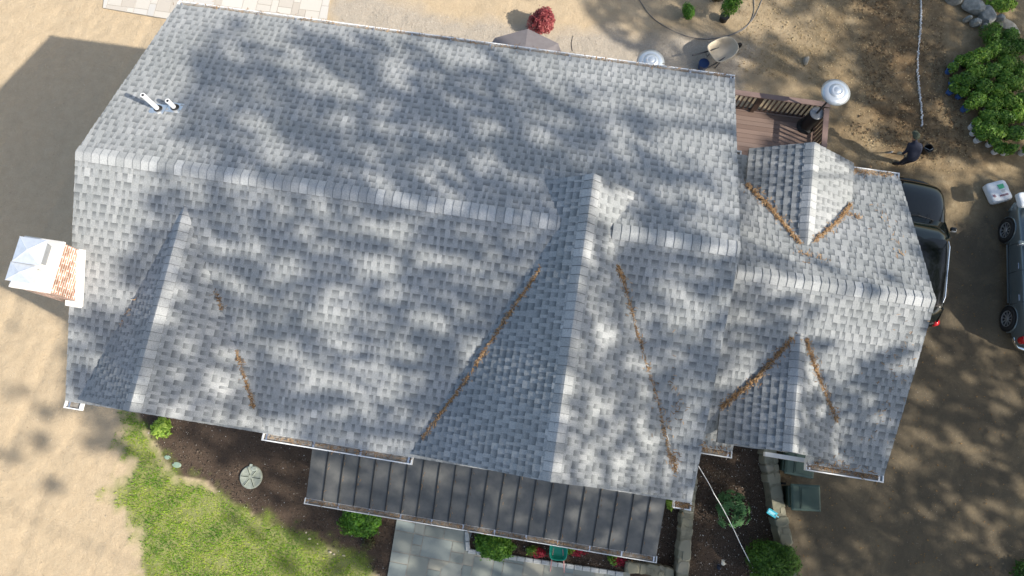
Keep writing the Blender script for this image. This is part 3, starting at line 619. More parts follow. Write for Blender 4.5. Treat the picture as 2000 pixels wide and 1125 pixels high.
for k in range(8):
    mb=MB(); mb.tube([(uc.x,uc.y,zc-.04),V[1+k][:2]+(V[1+k][2]-.02,),(pts[k][0]*.995+uc.x*.005,pts[k][1]*.995+uc.y*.005,ze-.02)],.008,6); mb.build('rib',DGREY,t)
# ================= PLANTS =================
def leafblob(mb,c,r,n,size,flat=1.0,shell=.45,up=.3,seed=None,lobes=5,aspect=1.6,vb=None):
    rr=random.Random(seed if seed is not None else random.random()); c=Vector(c)
    L_=[(Vector((rr.gauss(0,1),rr.gauss(0,1),rr.gauss(0,.7))).normalized(),rr.uniform(.12,.42)) for _ in range(lobes)]
    for _ in range(n):
        d=Vector((rr.gauss(0,1),rr.gauss(0,1),rr.gauss(0,1))).normalized()
        if d.z<-.35: d.z*=-1
        k=1+sum(a*max(0,d.dot(q))**5 for q,a in L_)-.16+.10*math.sin(9*d.x+3*c.x)*math.cos(8*d.y)
        if rr.random()<.04: k*=rr.uniform(1.05,1.25)
        rad=(shell+(1-shell)*rr.random()**.5)*k
        p=c+Vector((d.x*r[0],d.y*r[1],d.z*r[2]))*rad
        nrm=(d+Vector((rr.gauss(0,.5),rr.gauss(0,.5),rr.gauss(0,.5)+up))).normalized()
        t1=nrm.cross(Vector((rr.gauss(0,1),rr.gauss(0,1),rr.gauss(0,1)))).normalized(); t2=nrm.cross(t1); s=size*rr.uniform(.6,1.3)
        mb.face([p-t1*s*aspect/2,p+t2*s*.42,p+t1*s*aspect/2,p-t2*s*.42],(rr.random() if vb is None else min(1,max(0,rr.gauss(vb,.18)))))
def leafmat(n,a,b,c,tr=.25): return mat(n,a,None,var=[a,b,c],rough=.55,spec=.35,trans=tr)
BOX=leafmat('boxwood_leaf',(.018,.065,.006),(.065,.18,.014),(.18,.34,.03),.15); RHO=leafmat('rhododendron_leaf',(.035,.10,.035),(.08,.19,.065),(.18,.32,.12),.1)
YEW=leafmat('yew_leaf',(.025,.07,.006),(.08,.18,.014),(.16,.28,.025),.12); NUR=leafmat('nursery_leaf',(.025,.075,.010),(.10,.21,.02),(.27,.39,.045),.15); LIME=leafmat('lime_leaf',(.10,.20,.02),(.24,.38,.05),(.42,.55,.10))
MAPLE=leafmat('red_maple_leaf',(.13,.02,.025),(.30,.05,.06),(.45,.14,.13)); AZ_=leafmat('red_azalea_bloom',(.30,.01,.03),(.45,.02,.05),(.18,.03,.03)); DRY=leafmat('dry_leaf',(.05,.035,.02),(.09,.07,.03),(.10,.13,.04))
GRN=leafmat('grass_blade',(.07,.21,.010),(.22,.40,.02),(.46,.54,.06),.35); BARK=mat('bark',(.10,.075,.055),(.18,.14,.11),9,.9,bump=.4)
def shrub(name,label,cat,c,r,n,size,m,group=None,stem=True,**k):
    t=thing(name,label,cat,(c[0],c[1],0),group); mb=MB(); leafblob(mb,c,r,n,size,**k); mb.build('foliage',m,t)
    if stem:
        mb=MB(); 
        for i in range(5):
            a=i*1.256; mb.tube([(c[0],c[1],0),(c[0]+.3*r[0]*math.cos(a),c[1]+.3*r[1]*math.sin(a),c[2]*.8),(c[0]+.55*r[0]*math.cos(a),c[1]+.55*r[1]*math.sin(a),c[2]+.3*r[2])],[.018,.012,.006],6)
        mb.build('stem',BARK,t)
    return t
def W(u,v,z): p=at(u,v,z); return (p.x,p.y,z)
shrub('japanese_maple','small dark red weeping maple shrub beside the umbrella','shrub',W(1060,44,.45),(.42,.42,.42),5200,.035,MAPLE,aspect=2.6,shell=.2)
shrub('boxwood','small round green boxwood in the pale yard soil','shrub',W(1345,24,.3),(.21,.25,.27),2200,.035,BOX,vb=.55)
p=at(1400,-2,.1); shrub('boxwood','tiny reddish green shrub at the far edge of the yard','shrub',W(1400,-4,.2),(.25,.15,.2),700,.035,DRY,vb=.4)
def potted(name,label,u,v,m,potm,r,h,n,size,group=None,vb=.55,cr=.16,cyl=True,cz=None):
    b=at(u,v,0); t=thing(name,label,'potted plant',(b.x,b.y,0),group)
    mb=MB(); mb.lathe((b.x,b.y,0),[(cr*.82,0),(cr,cr*1.7),(cr*1.08,cr*1.72),(cr*1.08,cr*1.85),(cr*.95,cr*1.86),(cr*.92,cr*1.7)],24); mb.build('pot',potm,t)
    mb=MB(); leafblob(mb,(b.x,b.y,cr*1.8+h*.5),(r,r,h*.6),n,size,vb=vb); mb.build('foliage',m,t)
    mb=MB(); mb.tube([(b.x,b.y,cr*1.5),(b.x,b.y,cr*1.8+h*.5)],[.015,.006],6); mb.build('stem',BARK,t)
    return t
BLUEPOT=mat('blue_pot',(.05,.12,.32),None,rough=.5); WPOT=mat('white_pot',(.6,.6,.6),(.7,.7,.7),8,.5)
potted('potted_boxwood','upright boxwood in a black nursery pot lying in the yard soil',1412,40,BOX,BLACK,.26,.95,3200,.035,cr=.14,vb=.6)
# big evergreen, rhododendron etc at the bottom right
shrub('yew_bush','large rounded dark green yew bush beside the driveway wall','shrub',W(1507,1094,.55),(.60,.56,.52),9500,.035,YEW,vb=.25,lobes=9,aspect=2.2)
def rosette(name,label,c,R_,n,m,group=None):
    t=thing(name,label,'shrub',(c[0],c[1],0),group); mb=MB(); rr=random.Random(5)
    for i in range(n):
        d=Vector((rr.gauss(0,1),rr.gauss(0,1),abs(rr.gauss(0,.8))+.25)).normalized(); p=Vector(c)+Vector((d.x*R_,d.y*R_,d.z*R_*.75))*rr.uniform(.55,1.12); v_=rr.random()
        t0=d.cross(Vector((.3,.2,.9))).normalized(); t1=d.cross(t0)
        for k in range(8):
            a=k*math.pi/4+v_; o_=t0*math.cos(a)+t1*math.sin(a); s_=d.cross(o_); l=.15*rr.uniform(.8,1.2)
            mb.face([p,p+o_*l*.5+s_*.024+d*.012,p+o_*l-d*.01,p+o_*l*.5-s_*.024+d*.012],v_*.7+rr.random()*.3)
    mb.build('foliage',m,t); mb=MB()
    for i in range(6): a=i*1.05; mb.tube([(c[0],c[1],0),(c[0]+.3*R_*math.cos(a),c[1]+.3*R_*math.sin(a),c[2]*.9)],[.015,.007],6)
    mb.build('stem',BARK,t)
rosette('rhododendron','star-leaved rhododendron crossed by the white cable in the dark bed',W(1431,996,.35),  .48,62,RHO)
shrub('low_shrub','dense low green shrub left of the bluestone path, tucked under the porch gutter','shrub',W(710,1012,.3),(.60,.50,.34),5200,.05,BOX,vb=.5,lobes=3,aspect=1.8)
shrub('low_shrub','dense low green shrub right of the path corner, beside the stone edging','shrub',W(966,1062,.3),(.60,.46,.34),5200,.05,BOX,vb=.6,lobes=3,aspect=1.8)
shrub('lime_shrub','bright lime green shrub beside the roof\'s lower left corner','shrub',W(315,836,.2),(.26,.28,.24),700,.07,LIME,aspect=2.4)
shrub('lime_shrub','tiny lime green plant between the porch roof and a short gutter','shrub',W(1309,985,.2),(.13,.16,.18),260,.05,LIME,aspect=2)
shrub('sapling','withered brown seedling on the mulch below the porch gutter','shrub',W(720,1062,.15),(.20,.2,.14),420,.035,DRY,aspect=2)
for i,(u,v,lb) in enumerate(((1050,1078,'red azalea left of the green wheelbarrow'),(1125,1077,'red azalea right of the green wheelbarrow'),(1208,1096,'red azalea nearest the low stone wall'))):
    c=W(u,v,.15); t=shrub('azalea',lb,'shrub',c,(.27,.15,.13),420,.035,AZ_,'red azaleas in the front bed',shell=.1); mb=MB(); leafblob(mb,(c[0]-.12,c[1]+.02,.14),(.18,.14,.13),260,.045,vb=.6); mb.build('leaves',NUR,t)
# nursery stock, top right
rr=random.Random(12); spots=[(1895,250,1,'white'),(1898,262,0,'white'),(1905,276,1,'white'),(1928,284,1,'white'),(1940,298,1,'white'),(1958,300,0,'white'),(1993,300,0,'white'),
 (1862,128,2,'blue'),(1850,142,2,'blue'),(1856,165,2,'blue'),(1852,182,2,'blue'),(1870,190,2,'blue'),(1880,215,2,'blue')]
grid=[(1880,130),(1905,120),(1890,155),(1920,150),(1875,170),(1945,165),(1905,180),(1935,190),(1965,175),(1895,205),(1925,215),(1955,210),(1985,205),(1915,240),(1945,240),(1975,235),(2000,240),(1935,268),(1965,270),(1992,268),(1915,258),(1925,105),(1950,135)]
def ordn(i): return ['first','second','third','fourth','fifth','sixth','seventh','eighth','ninth','tenth','eleventh','twelfth','thirteenth','fourteenth','fifteenth','sixteenth','seventeenth','eighteenth','nineteenth','twentieth','twenty-first','twenty-second','twenty-third','twenty-fourth'][i]
words=['left row','middle','second row']
desc=['leafy nursery plant in a %s pot, %s']
pos_words={0:'nearest the gravel drive',1:'at the near edge of the nursery plants',2:'at the yard side of the nursery plants'}
for i,(u,v,kk,colr) in enumerate(spots):
    potted('potted_plant',('white-potted nursery shrub, %s from the left along the stock\'s lower edge'%ordn(i) if colr=='white' else 'blue-potted nursery shrub, %s from the top down the stock\'s left edge'%ordn(i-7)),u,v,NUR,WPOT if colr=='white' else BLUEPOT,.17,.26,380,.055,'%s-potted shrubs at the edge of the nursery stock'%colr,vb=.45,cr=.105)
rowid=[0 if v<145 else 1 if v<172 else 2 if v<200 else 3 if v<225 else 4 if v<250 else 5 for u,v in grid]
for i,(u,v) in enumerate(grid):
    potted('potted_plant','crowded nursery shrub, %s from the left in the %s row from the boulders'%(ordn(sum(1 for j,g in enumerate(grid) if rowid[j]==rowid[i] and g[0]<u)),ordn(rowid[i])),u,v,NUR,[BLACK,WPOT,BLACK][i%3],.28,.36,900,.055,'leafy shrubs packed in the nursery stock',vb=.3+.4*rr.random(),cr=.11)
for (u,v,r_),q_ in zip(((1938,66,.34),(1972,72,.30),(1957,95,.36),(1985,92,.28),(1968,125,.36),(1995,140,.34)),('nearest the boulders, leftmost of its cluster','just below the flat tan stone','in the middle of its cluster','small one at the right of the middle','lowest left one of its cluster','lowest one, at the photo edge')):
    shrub('round_boxwood','clipped dark round boxwood '+q_,'shrub',W(u,v,.28),(r_,r_,r_*.85),2600,.032,YEW,'round boxwoods by the boulders',vb=.35)
shrub('shrub','bright green low shrub above the boulders at the photo\'s top right corner','shrub',W(1960,8,.2),(.45,.3,.25),1300,.06,NUR,vb=.75)
shrub('shrub','dark weedy shrub at the photo\'s bottom right corner','shrub',W(2002,1118,.15),(.34,.36,.2),700,.05,YEW,vb=.0)
# lawn blades
def lawn_blades():
    mb=MB(); P=LAWN; x0,x1=-13.5,-2.0; y0,y1=-7.5,.6; n=150000
    X=rng.uniform(x0,x1,n);Y=rng.uniform(y0,y1,n); d=sdist(X,Y,P)+fbm(X,Y,1.3,3)*.7+fbm(X,Y,5,9)*.5
    patch=fbm(X,Y,1.6,31)+.5*fbm(X,Y,7,33); keep=(d>0)&(rng.random(n)<np.clip(.25+d*1.6,0,1)*np.clip(1.1+patch*1.2,.2,1)); edge=np.clip(1-d,0,1)
    X=X[keep];Y=Y[keep];pa=patch[keep];dd=d[keep]
    V=[];Fc=[];C=[]
    for x,y,q,e in zip(X,Y,pa,dd):
        a=random.uniform(0,6.283); h=random.uniform(.025,.06)*(1.3 if e<.5 else 1); lean=random.uniform(.01,.045); w_=random.uniform(.006,.011)
        c,s=math.cos(a),math.sin(a); i=len(V); V+=[(x-s*w_,y+c*w_,.01),(x+s*w_,y-c*w_,.01),(x+c*lean,y+s*lean,h+.01)]; Fc.append((i,i+1,i+2)); C.append(min(1,max(0,.5-q*.9+random.gauss(0,.22))))
    mb.v=V;mb.f=Fc;mb.c=C;mb.mi=[0]*len(Fc); o=mb.build('lawn_grass',GRN); tag(o,kind='stuff')
lawn_blades()
# mulch chips, pebbles
def litter(name,polys,n,size,m,excl=None,zo=.02,soft=False):
    mb=MB()
    for P in polys:
        lo=P.min(0);hi=P.max(0); X=rng.uniform(max(lo[0],-19),min(hi[0],15),n);Y=rng.uniform(max(lo[1],-6.5),min(hi[1],16),n); k=sdist(X,Y,P)>.03
        if excl is not None: k&=sdist(X,Y,excl)<0
        pr_n=np.clip(.55+1.3*fbm(X,Y,.9,77),.05,1) if soft else np.ones(n)
        k&=rng.random(n)<pr_n
        for x,y in zip(X[k],Y[k]):
            if -7.9<x<2.7 and -.2<y<7: continue
            s=size*random.uniform(.4,1.4); q=Matrix.Rotation(random.uniform(0,6.28),3,'Z')@Matrix.Rotation(random.gauss(0,.4),3,'X'); c=Vector((x,y,zo+random.random()*.02)); a=q@Vector((s,0,0)); b=q@Vector((0,s*random.uniform(.25,.7),0)); n_=q@Vector((0,0,s*.35))
            mb.mesh([c-a-b,c+a-b*.8,c+a*.9+b,c-a*.8+b,c+n_],[(0,1,4),(1,2,4),(2,3,4),(3,0,4)])
    return mb.build(name,m)
CHIP=mat('mulch_chip',(.05,.03,.02),None,var=[(.018,.014,.010),(.045,.033,.024),(.095,.072,.052),(.19,.15,.115)],rough=.95)
tag(litter('mulch_chips',[MULCH,BEDR],34000,.022,CHIP,excl=np.array(LAWN)),kind='stuff')
PEB=mat('pebble',(.5,.46,.4),None,var=[(.22,.19,.15),(.42,.37,.30),(.62,.57,.50)],rough=.9)
tag(litter('pebbles',[GRAV],9000,.012,PEB),kind='stuff')
CLOD=mat('earth_clod',(.15,.1,.06),None,var=[(.05,.032,.018),(.13,.085,.045),(.24,.17,.10)],rough=1)
tag(litter('earth_clods',[ROUGH],6500,.030,CLOD,zo=.03,soft=True),kind='stuff')
SANDP=polyw([(-200,-200),(200,-200),(330,60),(140,300),(120,800),(240,830),(215,990),(275,1125),(280,1400),(-200,1400)])
tag(litter('sand_pebbles',[SANDP],9000,.013,mat('sand_pebble',(.4,.3,.2),None,var=[(.20,.15,.10),(.36,.28,.18),(.50,.42,.30),(.62,.55,.44)],rough=.95),zo=.0),kind='stuff')
tag(litter('white_specks',[MULCH,BEDR],2600,.011,mat('pale_speck',(.55,.52,.47),(.65,.62,.57),9,.9),zo=.03),kind='stuff')
YARD=polyw([(1440,-60),(1840,-60),(1850,110),(1900,250),(1920,330),(1850,340),(1680,320),(1640,250),(1640,180),(1440,140)])
LL=mat('fallen_leaf',(.3,.18,.08),None,var=[(.10,.06,.025),(.22,.12,.045),(.26,.15,.06),(.30,.20,.09)],rough=.9)
tag(litter('fallen_leaves',[DRIVE],1500,.020,LL,zo=.012),kind='stuff')
tag(litter('dry_grass_litter',[YARD],7000,.02,mat('dry_litter',(.3,.2,.1),None,var=[(.10,.065,.03),(.25,.17,.08),(.40,.30,.16),(.50,.41,.26)],rough=.95),zo=.01),kind='stuff')
# ================= STONES AND WALLS =================
ROCK=mat('granite_boulder',(.15,.15,.135),(.36,.355,.32),5,.9,bump=.5,bscale=14)
def boulder(name,label,c,r,seed,m=ROCK,group=None,cat='boulder',rz=0,sub=3):
    bm=bmesh.new(); bmesh.ops.create_icosphere(bm,subdivisions=sub,radius=1); rr=random.Random(seed)
    pl=[(Vector((rr.gauss(0,1),rr.gauss(0,1),rr.gauss(0,.8))).normalized(),rr.uniform(.62,.9)) for _ in range(12)]+[(Vector((0,0,1)),.8)]
    for v in bm.verts:
        p=v.co.normalized(); k=min([1.0]+[h/max(.05,p.dot(n)) for n,h in pl if p.dot(n)>.05]); v.co=p*k*(1+.05*noise.noise(p*3+Vector((seed,0,0))))
    R_=Matrix.Rotation(rz,3,'Z')
    for v in bm.verts: v.co=R_@Vector((v.co.x*r[0],v.co.y*r[1],v.co.z*r[2]))
    me=bpy.data.meshes.new(name); bm.to_mesh(me); bm.free(); me.materials.append(m); o=bpy.data.objects.new(name,me); COL.objects.link(o); o.location=c
    return tag(o,label,cat,group)
for i,(u,v,rx,ry,rz,lb) in enumerate(((1862,-2,.30,.2,-.3,'grey boulder at the left end of the boulder row'),(1900,14,.42,.27,-.45,'largest grey boulder of the row, second from its left end'),(1928,30,.30,.34,.2,'tall squarish boulder in the middle of the row'),(1953,37,.17,.15,0,'small rounded boulder at the right end of the row'),(1906,44,.20,.15,-.5,'small flat boulder below the largest one'),(1922,52,.10,.10,0,'fist-sized grey stone wedged below the squarish boulder'),(1890,37,.13,.09,0,'narrow grey stone below the second boulder'))):
    boulder('boulder',lb,W(u,v,.12),(rx,ry,.28 if rx>.25 else .18),i+3,rz=rz,group='boulders at the top right')
TANR=mat('tan_stone',(.26,.23,.18),(.42,.38,.31),6,.9,bump=.4,bscale=20)
boulder('flat_stone','flat tan stone behind the round boxwoods',W(1968,50,.05),(.45,.2,.08),31,TANR,cat='stone',rz=-.5)
boulder('concrete_block','rough pale block in a small hole in the yard',W(1575,118,.06),(.10,.17,.09),33,TANR,cat='stone')
WALLM=mat('mossy_fieldstone',(.3,.28,.2),None,var=[(.19,.185,.135),(.25,.235,.17),(.29,.27,.20),(.22,.21,.17)],rough=.92,bump=.5,bscale=12)
def stonewall(name,label,line,wd,h,seed,m=WALLM):
    P=[at(u,v,h) for u,v in line]; rr=random.Random(seed); t=thing(name,label,'wall',(P[0].x,P[0].y,0))
    mb=MB(); mc=MB()
    for i in range(len(P)-1):
        A=P[i];B=P[i+1];D=(B-A);Ln=D.length;D.normalize();Sd=Vector((-D.y,D.x,0)); s=0
        core=[A-Sd*wd*.42,B-Sd*wd*.42,B+Sd*wd*.42,A+Sd*wd*.42]; mc.prism([(p.x,p.y) for p in core],0,h-.012)
        while s<Ln:
            l=rr.uniform(.16,.42); split=rr.uniform(-.25,.25)*wd if rr.random()<.45 else None
            secs=[(-wd/2,wd/2)] if split is None else [(-wd/2,split),(split,wd/2)]
            for a,b in secs:
                c=A+D*(s+l/2)+Sd*((a+b)/2); n=10; q=[]
                for k in range(n):
                    an=2*math.pi*k/n; ex=abs(math.cos(an))**.55*math.copysign(1,math.cos(an)); ey=abs(math.sin(an))**.55*math.copysign(1,math.sin(an)); f=rr.uniform(.80,1.12)
                    q.append(c+D*(ex*l/2*f*.98)+Sd*(ey*(b-a)/2*f*.98))
                hh=h+rr.uniform(-.02,.03); V=[(p.x,p.y,0) for p in q]+[(p.x,p.y,hh-.025) for p in q]+[tuple(Vector((p.x,p.y,hh))*.0+Vector((c.x+(p.x-c.x)*.82,c.y+(p.y-c.y)*.82,hh+rr.uniform(-.006,.006)))) for p in q]
                Fc=[(k,(k+1)%n,n+(k+1)%n,n+k) for k in range(n)]+[(n+k,n+(k+1)%n,2*n+(k+1)%n,2*n+k) for k in range(n)]+[tuple(range(2*n,3*n))]; mb.mesh(V,Fc,rr.random())
            s+=l
    mb.build('capstones',m,t); mc.build('wall_core',mat('wall_mortar',(.15,.145,.10),(.26,.24,.18),8,.95),t)
stonewall('stone_wall','mossy stone wall running down between the dark bed and the driveway',[(1503,872),(1512,930),(1521,990),(1533,1040),(1548,1150)],.36,.55,3)
stonewall('stone_wall','narrow mossy stone wall beside the porch, ending under the short gutter',[(1352,930),(1344,1010),(1338,1070),(1332,1150)],.34,.5,4)
stonewall('stone_wall','short low stone wall along the foot of the azalea bed',[(1222,1108),(1262,1112),(1312,1120)],.30,.35,6)
COB=mat('granite_cobble',(.45,.45,.43),(.6,.6,.57),14,.85,bump=.3)
cob=[]
P0=at(912,1038,.1);P1=at(914,1076,.1);P2=at(1218,1122,.1)
cobn=[0]
def cobrow(A,B,skip=0):
    D=B-A;n=int(D.length/.21);a=math.atan2(D.y,D.x)
    for i in range(n):
        c=A+D*((i+.5)/n); mb=MB(); mb.box((0,0,0),(D.length/n-.012,.115,.16)); o=mb.build('edging_stone',COB,loc=(0,0,0)); o.location=(c.x,c.y,.035+random.uniform(-.005,.008)); o.rotation_euler=(0,0,a+random.gauss(0,.03)); bevel(o,.015)
        cobn[0]+=1; tag(o,'pale granite cobble, %s from the upper left end of the bluestone path edging'%ordn(min(23,cobn[0]-1)),'edging stone','granite cobbles edging the azalea bed')
cobrow(P0,P1); cobrow(P1,P2)
for i,(u,v,s) in enumerate(((605,1052,.06),(620,1062,.045),(645,1078,.06),(652,1082,.04),(672,1085,.05),(598,1040,.04))):
    boulder('garden_stone','small pale stone on the lawn\'s mulch edge, %s of six listed from the left'%ordn([1,2,3,4,5,0][i]),W(u,v,.02),(s,s*.7,s*.5),60+i,mat('pale_stone',(.45,.38,.27),(.58,.5,.38),9,.9),cat='stone',group='small pale stones along the lawn edge',sub=2)
# septic cover
LIDM=mat('lid_green_grey',(.26,.28,.22),(.38,.40,.34),12,.7)
c=at(490,932,.06); t=thing('septic_cover','round grey-green ribbed cover lying on the mulch','lid',(c.x,c.y,0))
mb=MB(); mb.lathe((c.x,c.y,0),[(.315,0),(.315,.05),(.295,.075),(0,.085)],36); mb.build('disc',LIDM,t)
mb=MB()
for k in range(6):
    a=k*math.pi/3+.02; d=Vector((math.cos(a),math.sin(a),0)); s_=Vector((-d.y,d.x,0))
    for q in (-.018,.018): mb.box(c+Vector((0,0,.028))+d*.165+s_*q,(.23,.008,.02),a)
mb.build('rib',mat('lid_rib',(.46,.50,.42),None,rough=.6),t)
mb=MB()
for k in range(6):
    a=k*math.pi/3+.02; d=Vector((math.cos(a),math.sin(a),0)); mb.box(c+Vector((0,0,.022))+d*.165,(.22,.026,.012),a)
mb.build('groove',mat('lid_groove',(.06,.065,.05),None,rough=.9),t)
mb=MB(); mb.lathe((c.x+.05,c.y+.235,.07),[(.085,0),(.085,.02),(.07,.025)],20,sy=.6); mb.lathe((c.x+.05,c.y+.235,.09),[(.06,0),(.06,.008)],20,sy=.55,mi=1); mb.box((c.x-.07,c.y+.31,.05),(.07,.07,.05)); mb.build('hatch',[mat('lid_rib',(.46,.5,.42)),LIDM],t)
for u,v,a,lb in ((327,893,.09,'small round green valve lid near the lawn edge'),(345,908,.13,'oblong green valve lid touching the lawn edge')):
    c=at(u,v,.03); t=thing('valve_cover',lb,'lid',(c.x,c.y,0)); mb=MB(); mb.lathe((c.x,c.y,0),[(a,0),(a,.03),(a*.9,.04),(0,.042)],20,sy=.6,rz=0); mb.build('lid',mat('green_lid',(.20,.30,.22),(.28,.36,.28),10,.6),t)
    mb=MB(); mb.lathe((c.x,c.y,.0),[(a*1.12,0),(a*1.12,.012)],20,sy=.65); mb.build('rim',LIDM,t)
# ================= SMALL OBJECTS =================
def barrow(name,label,c,rz,sc,traym,handm,tub=True):
    """wheelbarrow, wheel toward +x, handles toward -x (local)"""
    t=thing(name,label,'wheelbarrow',(c[0],c[1],0),None,rz)
    n=28; V=[];Fc=[]
    def ring(k,z,ox): # superellipse, rounder at the front
        out=[]
        for i in range(n):
            a=2*math.pi*i/n; cx,sy=math.cos(a),math.sin(a); e=.95 if cx>0 else .45
            out.append(Vector((ox+.46*k*abs(cx)**e*math.copysign(1,cx),.37*k*abs(sy)**(.8 if cx>0 else .5)*math.copysign(1,sy),z))*sc)
        return out
    rings=[ring(1.04,.60,0),ring(1.0,.605,0),ring(.97,.59,0),ring(.86,.47,-.02),ring(.66,.38,-.05),ring(.3,.36,-.06)]
    for r_ in rings: V+=r_
    for i in range(len(rings)-1):
        for k in range(n): Fc.append((i*n+k,i*n+(k+1)%n,(i+1)*n+(k+1)%n,(i+1)*n+k))
    Fc.append(tuple((len(rings)-1)*n+k for k in range(n)))
    mb=MB(); mb.mesh(V,Fc); o=build_local(mb,'tray',traym,t,True); sd=o.modifiers.new('thickness','SOLIDIFY'); sd.thickness=.006; sd.offset=1
    for s_ in (-1,1):
        mb=MB(); mb.tube([Vector(p)*sc for p in ((.62,s_*.06,.2),(.3,s_*.16,.33),(-.45,s_*.25,.40),(-.95,s_*.30,.52))],.024*sc,8); build_local(mb,'handle',handm,t)
        mb=MB(); mb.tube([Vector(p)*sc for p in ((-.1,s_*.22,.37),(-.3,s_*.24,.02),(-.45,s_*.25,.38))],.013*sc,8); build_local(mb,'leg',DGREY,t)
    mb=MB(); V=[];
    prof=[]
    for k in range(20):
        a=2*math.pi*k/20
        for j in range(8):
            b=2*math.pi*j/8; R_=.15+.045*math.cos(b); V.append(Vector((.62+R_*math.cos(a),.045*math.sin(b),.2+R_*math.sin(a)))*sc)
    Fc=[(k*8+j,k*8+(j+1)%8,((k+1)%20)*8+(j+1)%8,((k+1)%20)*8+j) for k in range(20) for j in range(8)]
    mb.mesh(V,Fc); wh=build_local(mb,'wheel',TYRE,t,True); mb=MB(); mb.tube([Vector((.62,-.05,.2))*sc,Vector((.62,.05,.2))*sc],.06*sc,12); build_local(mb,'hub',STEEL,wh)
    return t
TRAY=mat('dusty_tray',(.46,.39,.29),(.56,.49,.38),3,.8)
p=at(1414,94,.6); t=barrow('wheelbarrow','big dusty tan wheelbarrow standing on the gravel',(p.x,p.y),math.radians(37),.96,TRAY,DGREY)
mb=MB(); mb.lathe((-.62,-.02,.0),[(.13,0),(.16,.26),(.165,.28)],18); build_local(mb,'blue_bucket',mat('navy_plastic',(.015,.04,.12),None,rough=.4),t)
p=at(1091,1072,.4); barrow('toy_wheelbarrow','small green toy wheelbarrow with pink handles among the azaleas',(p.x,p.y),math.radians(90+5),.62,mat('teal_plastic',(.02,.30,.20),(.03,.36,.25),6,.4),mat('pink_plastic',(.75,.36,.33),None,rough=.5))['category']='toy wheelbarrow'
# hose/cables
def cable(name,label,pts,r,m,cat='cable',z=.015):
    P=[at(u,v,z+.0) if len(q)==0 else at(u,v,q[0]) for u,v,*q in pts]; out=[]
    for i in range(len(P)-1):
        p0=P[max(i-1,0)];p1=P[i];p2=P[i+1];p3=P[min(i+2,len(P)-1)]
        for k in range(8):
            t_=k/8; out.append(.5*((2*p1)+(p2-p0)*t_+(2*p0-5*p1+4*p2-p3)*t_**2+(3*p1-p0-3*p2+p3)*t_**3))
    out.append(P[-1]); mb=MB(); mb.tube(out,r,6); return tag(mb.build(name,m,smooth=True),label,cat)
HOSE=mat('grey_hose',(.16,.15,.14),None,rough=.6)
cable('garden_hose','long grey hose curving past the top of the tan wheelbarrow',[(1240,-15),(1270,30),(1310,58),(1350,73),(1390,76),(1430,68),(1458,52),(1472,25),(1471,-15)],.014,HOSE,'hose')
cable('garden_hose','short grey hose joining the long one above the wheelbarrow',[(1372,77),(1405,73),(1440,62),(1470,38),(1492,-10)],.013,HOSE,'hose')
cable('wire','thin black wire loop on the gravel beside the gutter',[(1119,70),(1116,85),(1118,100)],.008,BLACK,'wire')
cable('white_cable','white cable stretched diagonally across the dark bed',[(1364,910,4.5),(1385,945,3.6),(1395,965,3.0),(1410,990,2.4),(1432,1032,1.4),(1450,1070,.9),(1475,1118,.5),(1500,1170,.2)],.009,mat('white_cable',(.75,.75,.74),None,rough=.5))
# chalk line
mb=MB(); rr=random.Random(3); prev=None; CH=mat('chalk_powder',(.55,.54,.52),(.75,.74,.72),20,.95)
for i in range(160):
    v=-20+i*1.68; u=1797.5-5*math.exp(-((v-110)/70)**2)+2*math.sin(v/30); p=at(u+rr.gauss(0,.7),v,0); s_=.024*rr.uniform(.4,1.2)
    mb.prism([(p.x+s_*math.cos(k*1.047)*rr.uniform(.6,1.1),p.y+1.3*s_*math.sin(k*1.047)*rr.uniform(.7,1.2)) for k in range(6)],.0,.115*0+.10 if False else .055)
tag(mb.build('chalk_line',CH),'broken white chalk line down the dug-up yard soil','chalk line')
# trash bins
BINM=mat('green_bin',(.026,.045,.036),(.034,.058,.047),4,.45); BINL=mat('green_bin_lid',(.042,.068,.055),(.052,.082,.067),4,.38)
def bin_(c,rz,label):
    t=thing('wheelie_bin',label,'trash bin',(c[0],c[1],0),'green wheelie bins beside the garage',rz)
    V=[];n=4
    def rect(hx,hy,z,ox=0): return [Vector((ox+x*hx,y*hy,z)) for x,y in ((-1,-1),(1,-1),(1,1),(-1,1))]
    R_=[rect(.25,.22,.04),rect(.34,.295,.95,.0),rect(.36,.31,.97),rect(.36,.31,1.0)]; mb=MB(); V=sum(R_,[]); Fc=[(3,2,1,0)]
    for i in range(3): Fc+=[(i*4+k,i*4+(k+1)%4,(i+1)*4+(k+1)%4,(i+1)*4+k) for k in range(4)]
    Fc.append((12,13,14,15)); mb.mesh(V,Fc); bevel(build_local(mb,'body',BINM,t),.02)
    mb=MB(); A=rect(.38,.33,1.0,.01)+rect(.38,.33,1.035,.01)+rect(.33,.28,1.065,.01); mb.mesh(A,[(k,(k+1)%4,4+(k+1)%4,4+k) for k in range(4)]+[(4+k,4+(k+1)%4,8+(k+1)%4,8+k) for k in range(4)]+[(8,9,10,11),(3,2,1,0)]); lid=bevel(build_local(mb,'lid',BINL,t),.015,3)
    mb=MB(); mb.box((.10,0,1.072),(.42,.48,.012)); mb.box((-.14,0,1.08),(.012,.56,.02)); bevel(build_local(mb,'lid_panel',BINL,lid),.006)
    mb=MB(); mb.tube([(-.40,-.26,.97),(-.40,.26,.97)],.018,10); 
    for s_ in (-1,1): mb.box((-.37,s_*.24,.965),(.09,.04,.05))
    build_local(mb,'handle',BINM,t)
    for s_ in (-1,1):
        mb=MB(); mb.tube([(-.27,s_*.27,.11),(-.27,s_*.32,.11)],.11,18); build_local(mb,'wheel',TYRE,t)
p=at(1573,972,1.03); bin_((p.x,p.y),math.radians(6),'dark green wheelie bin standing clear of the roof by the stone wall')
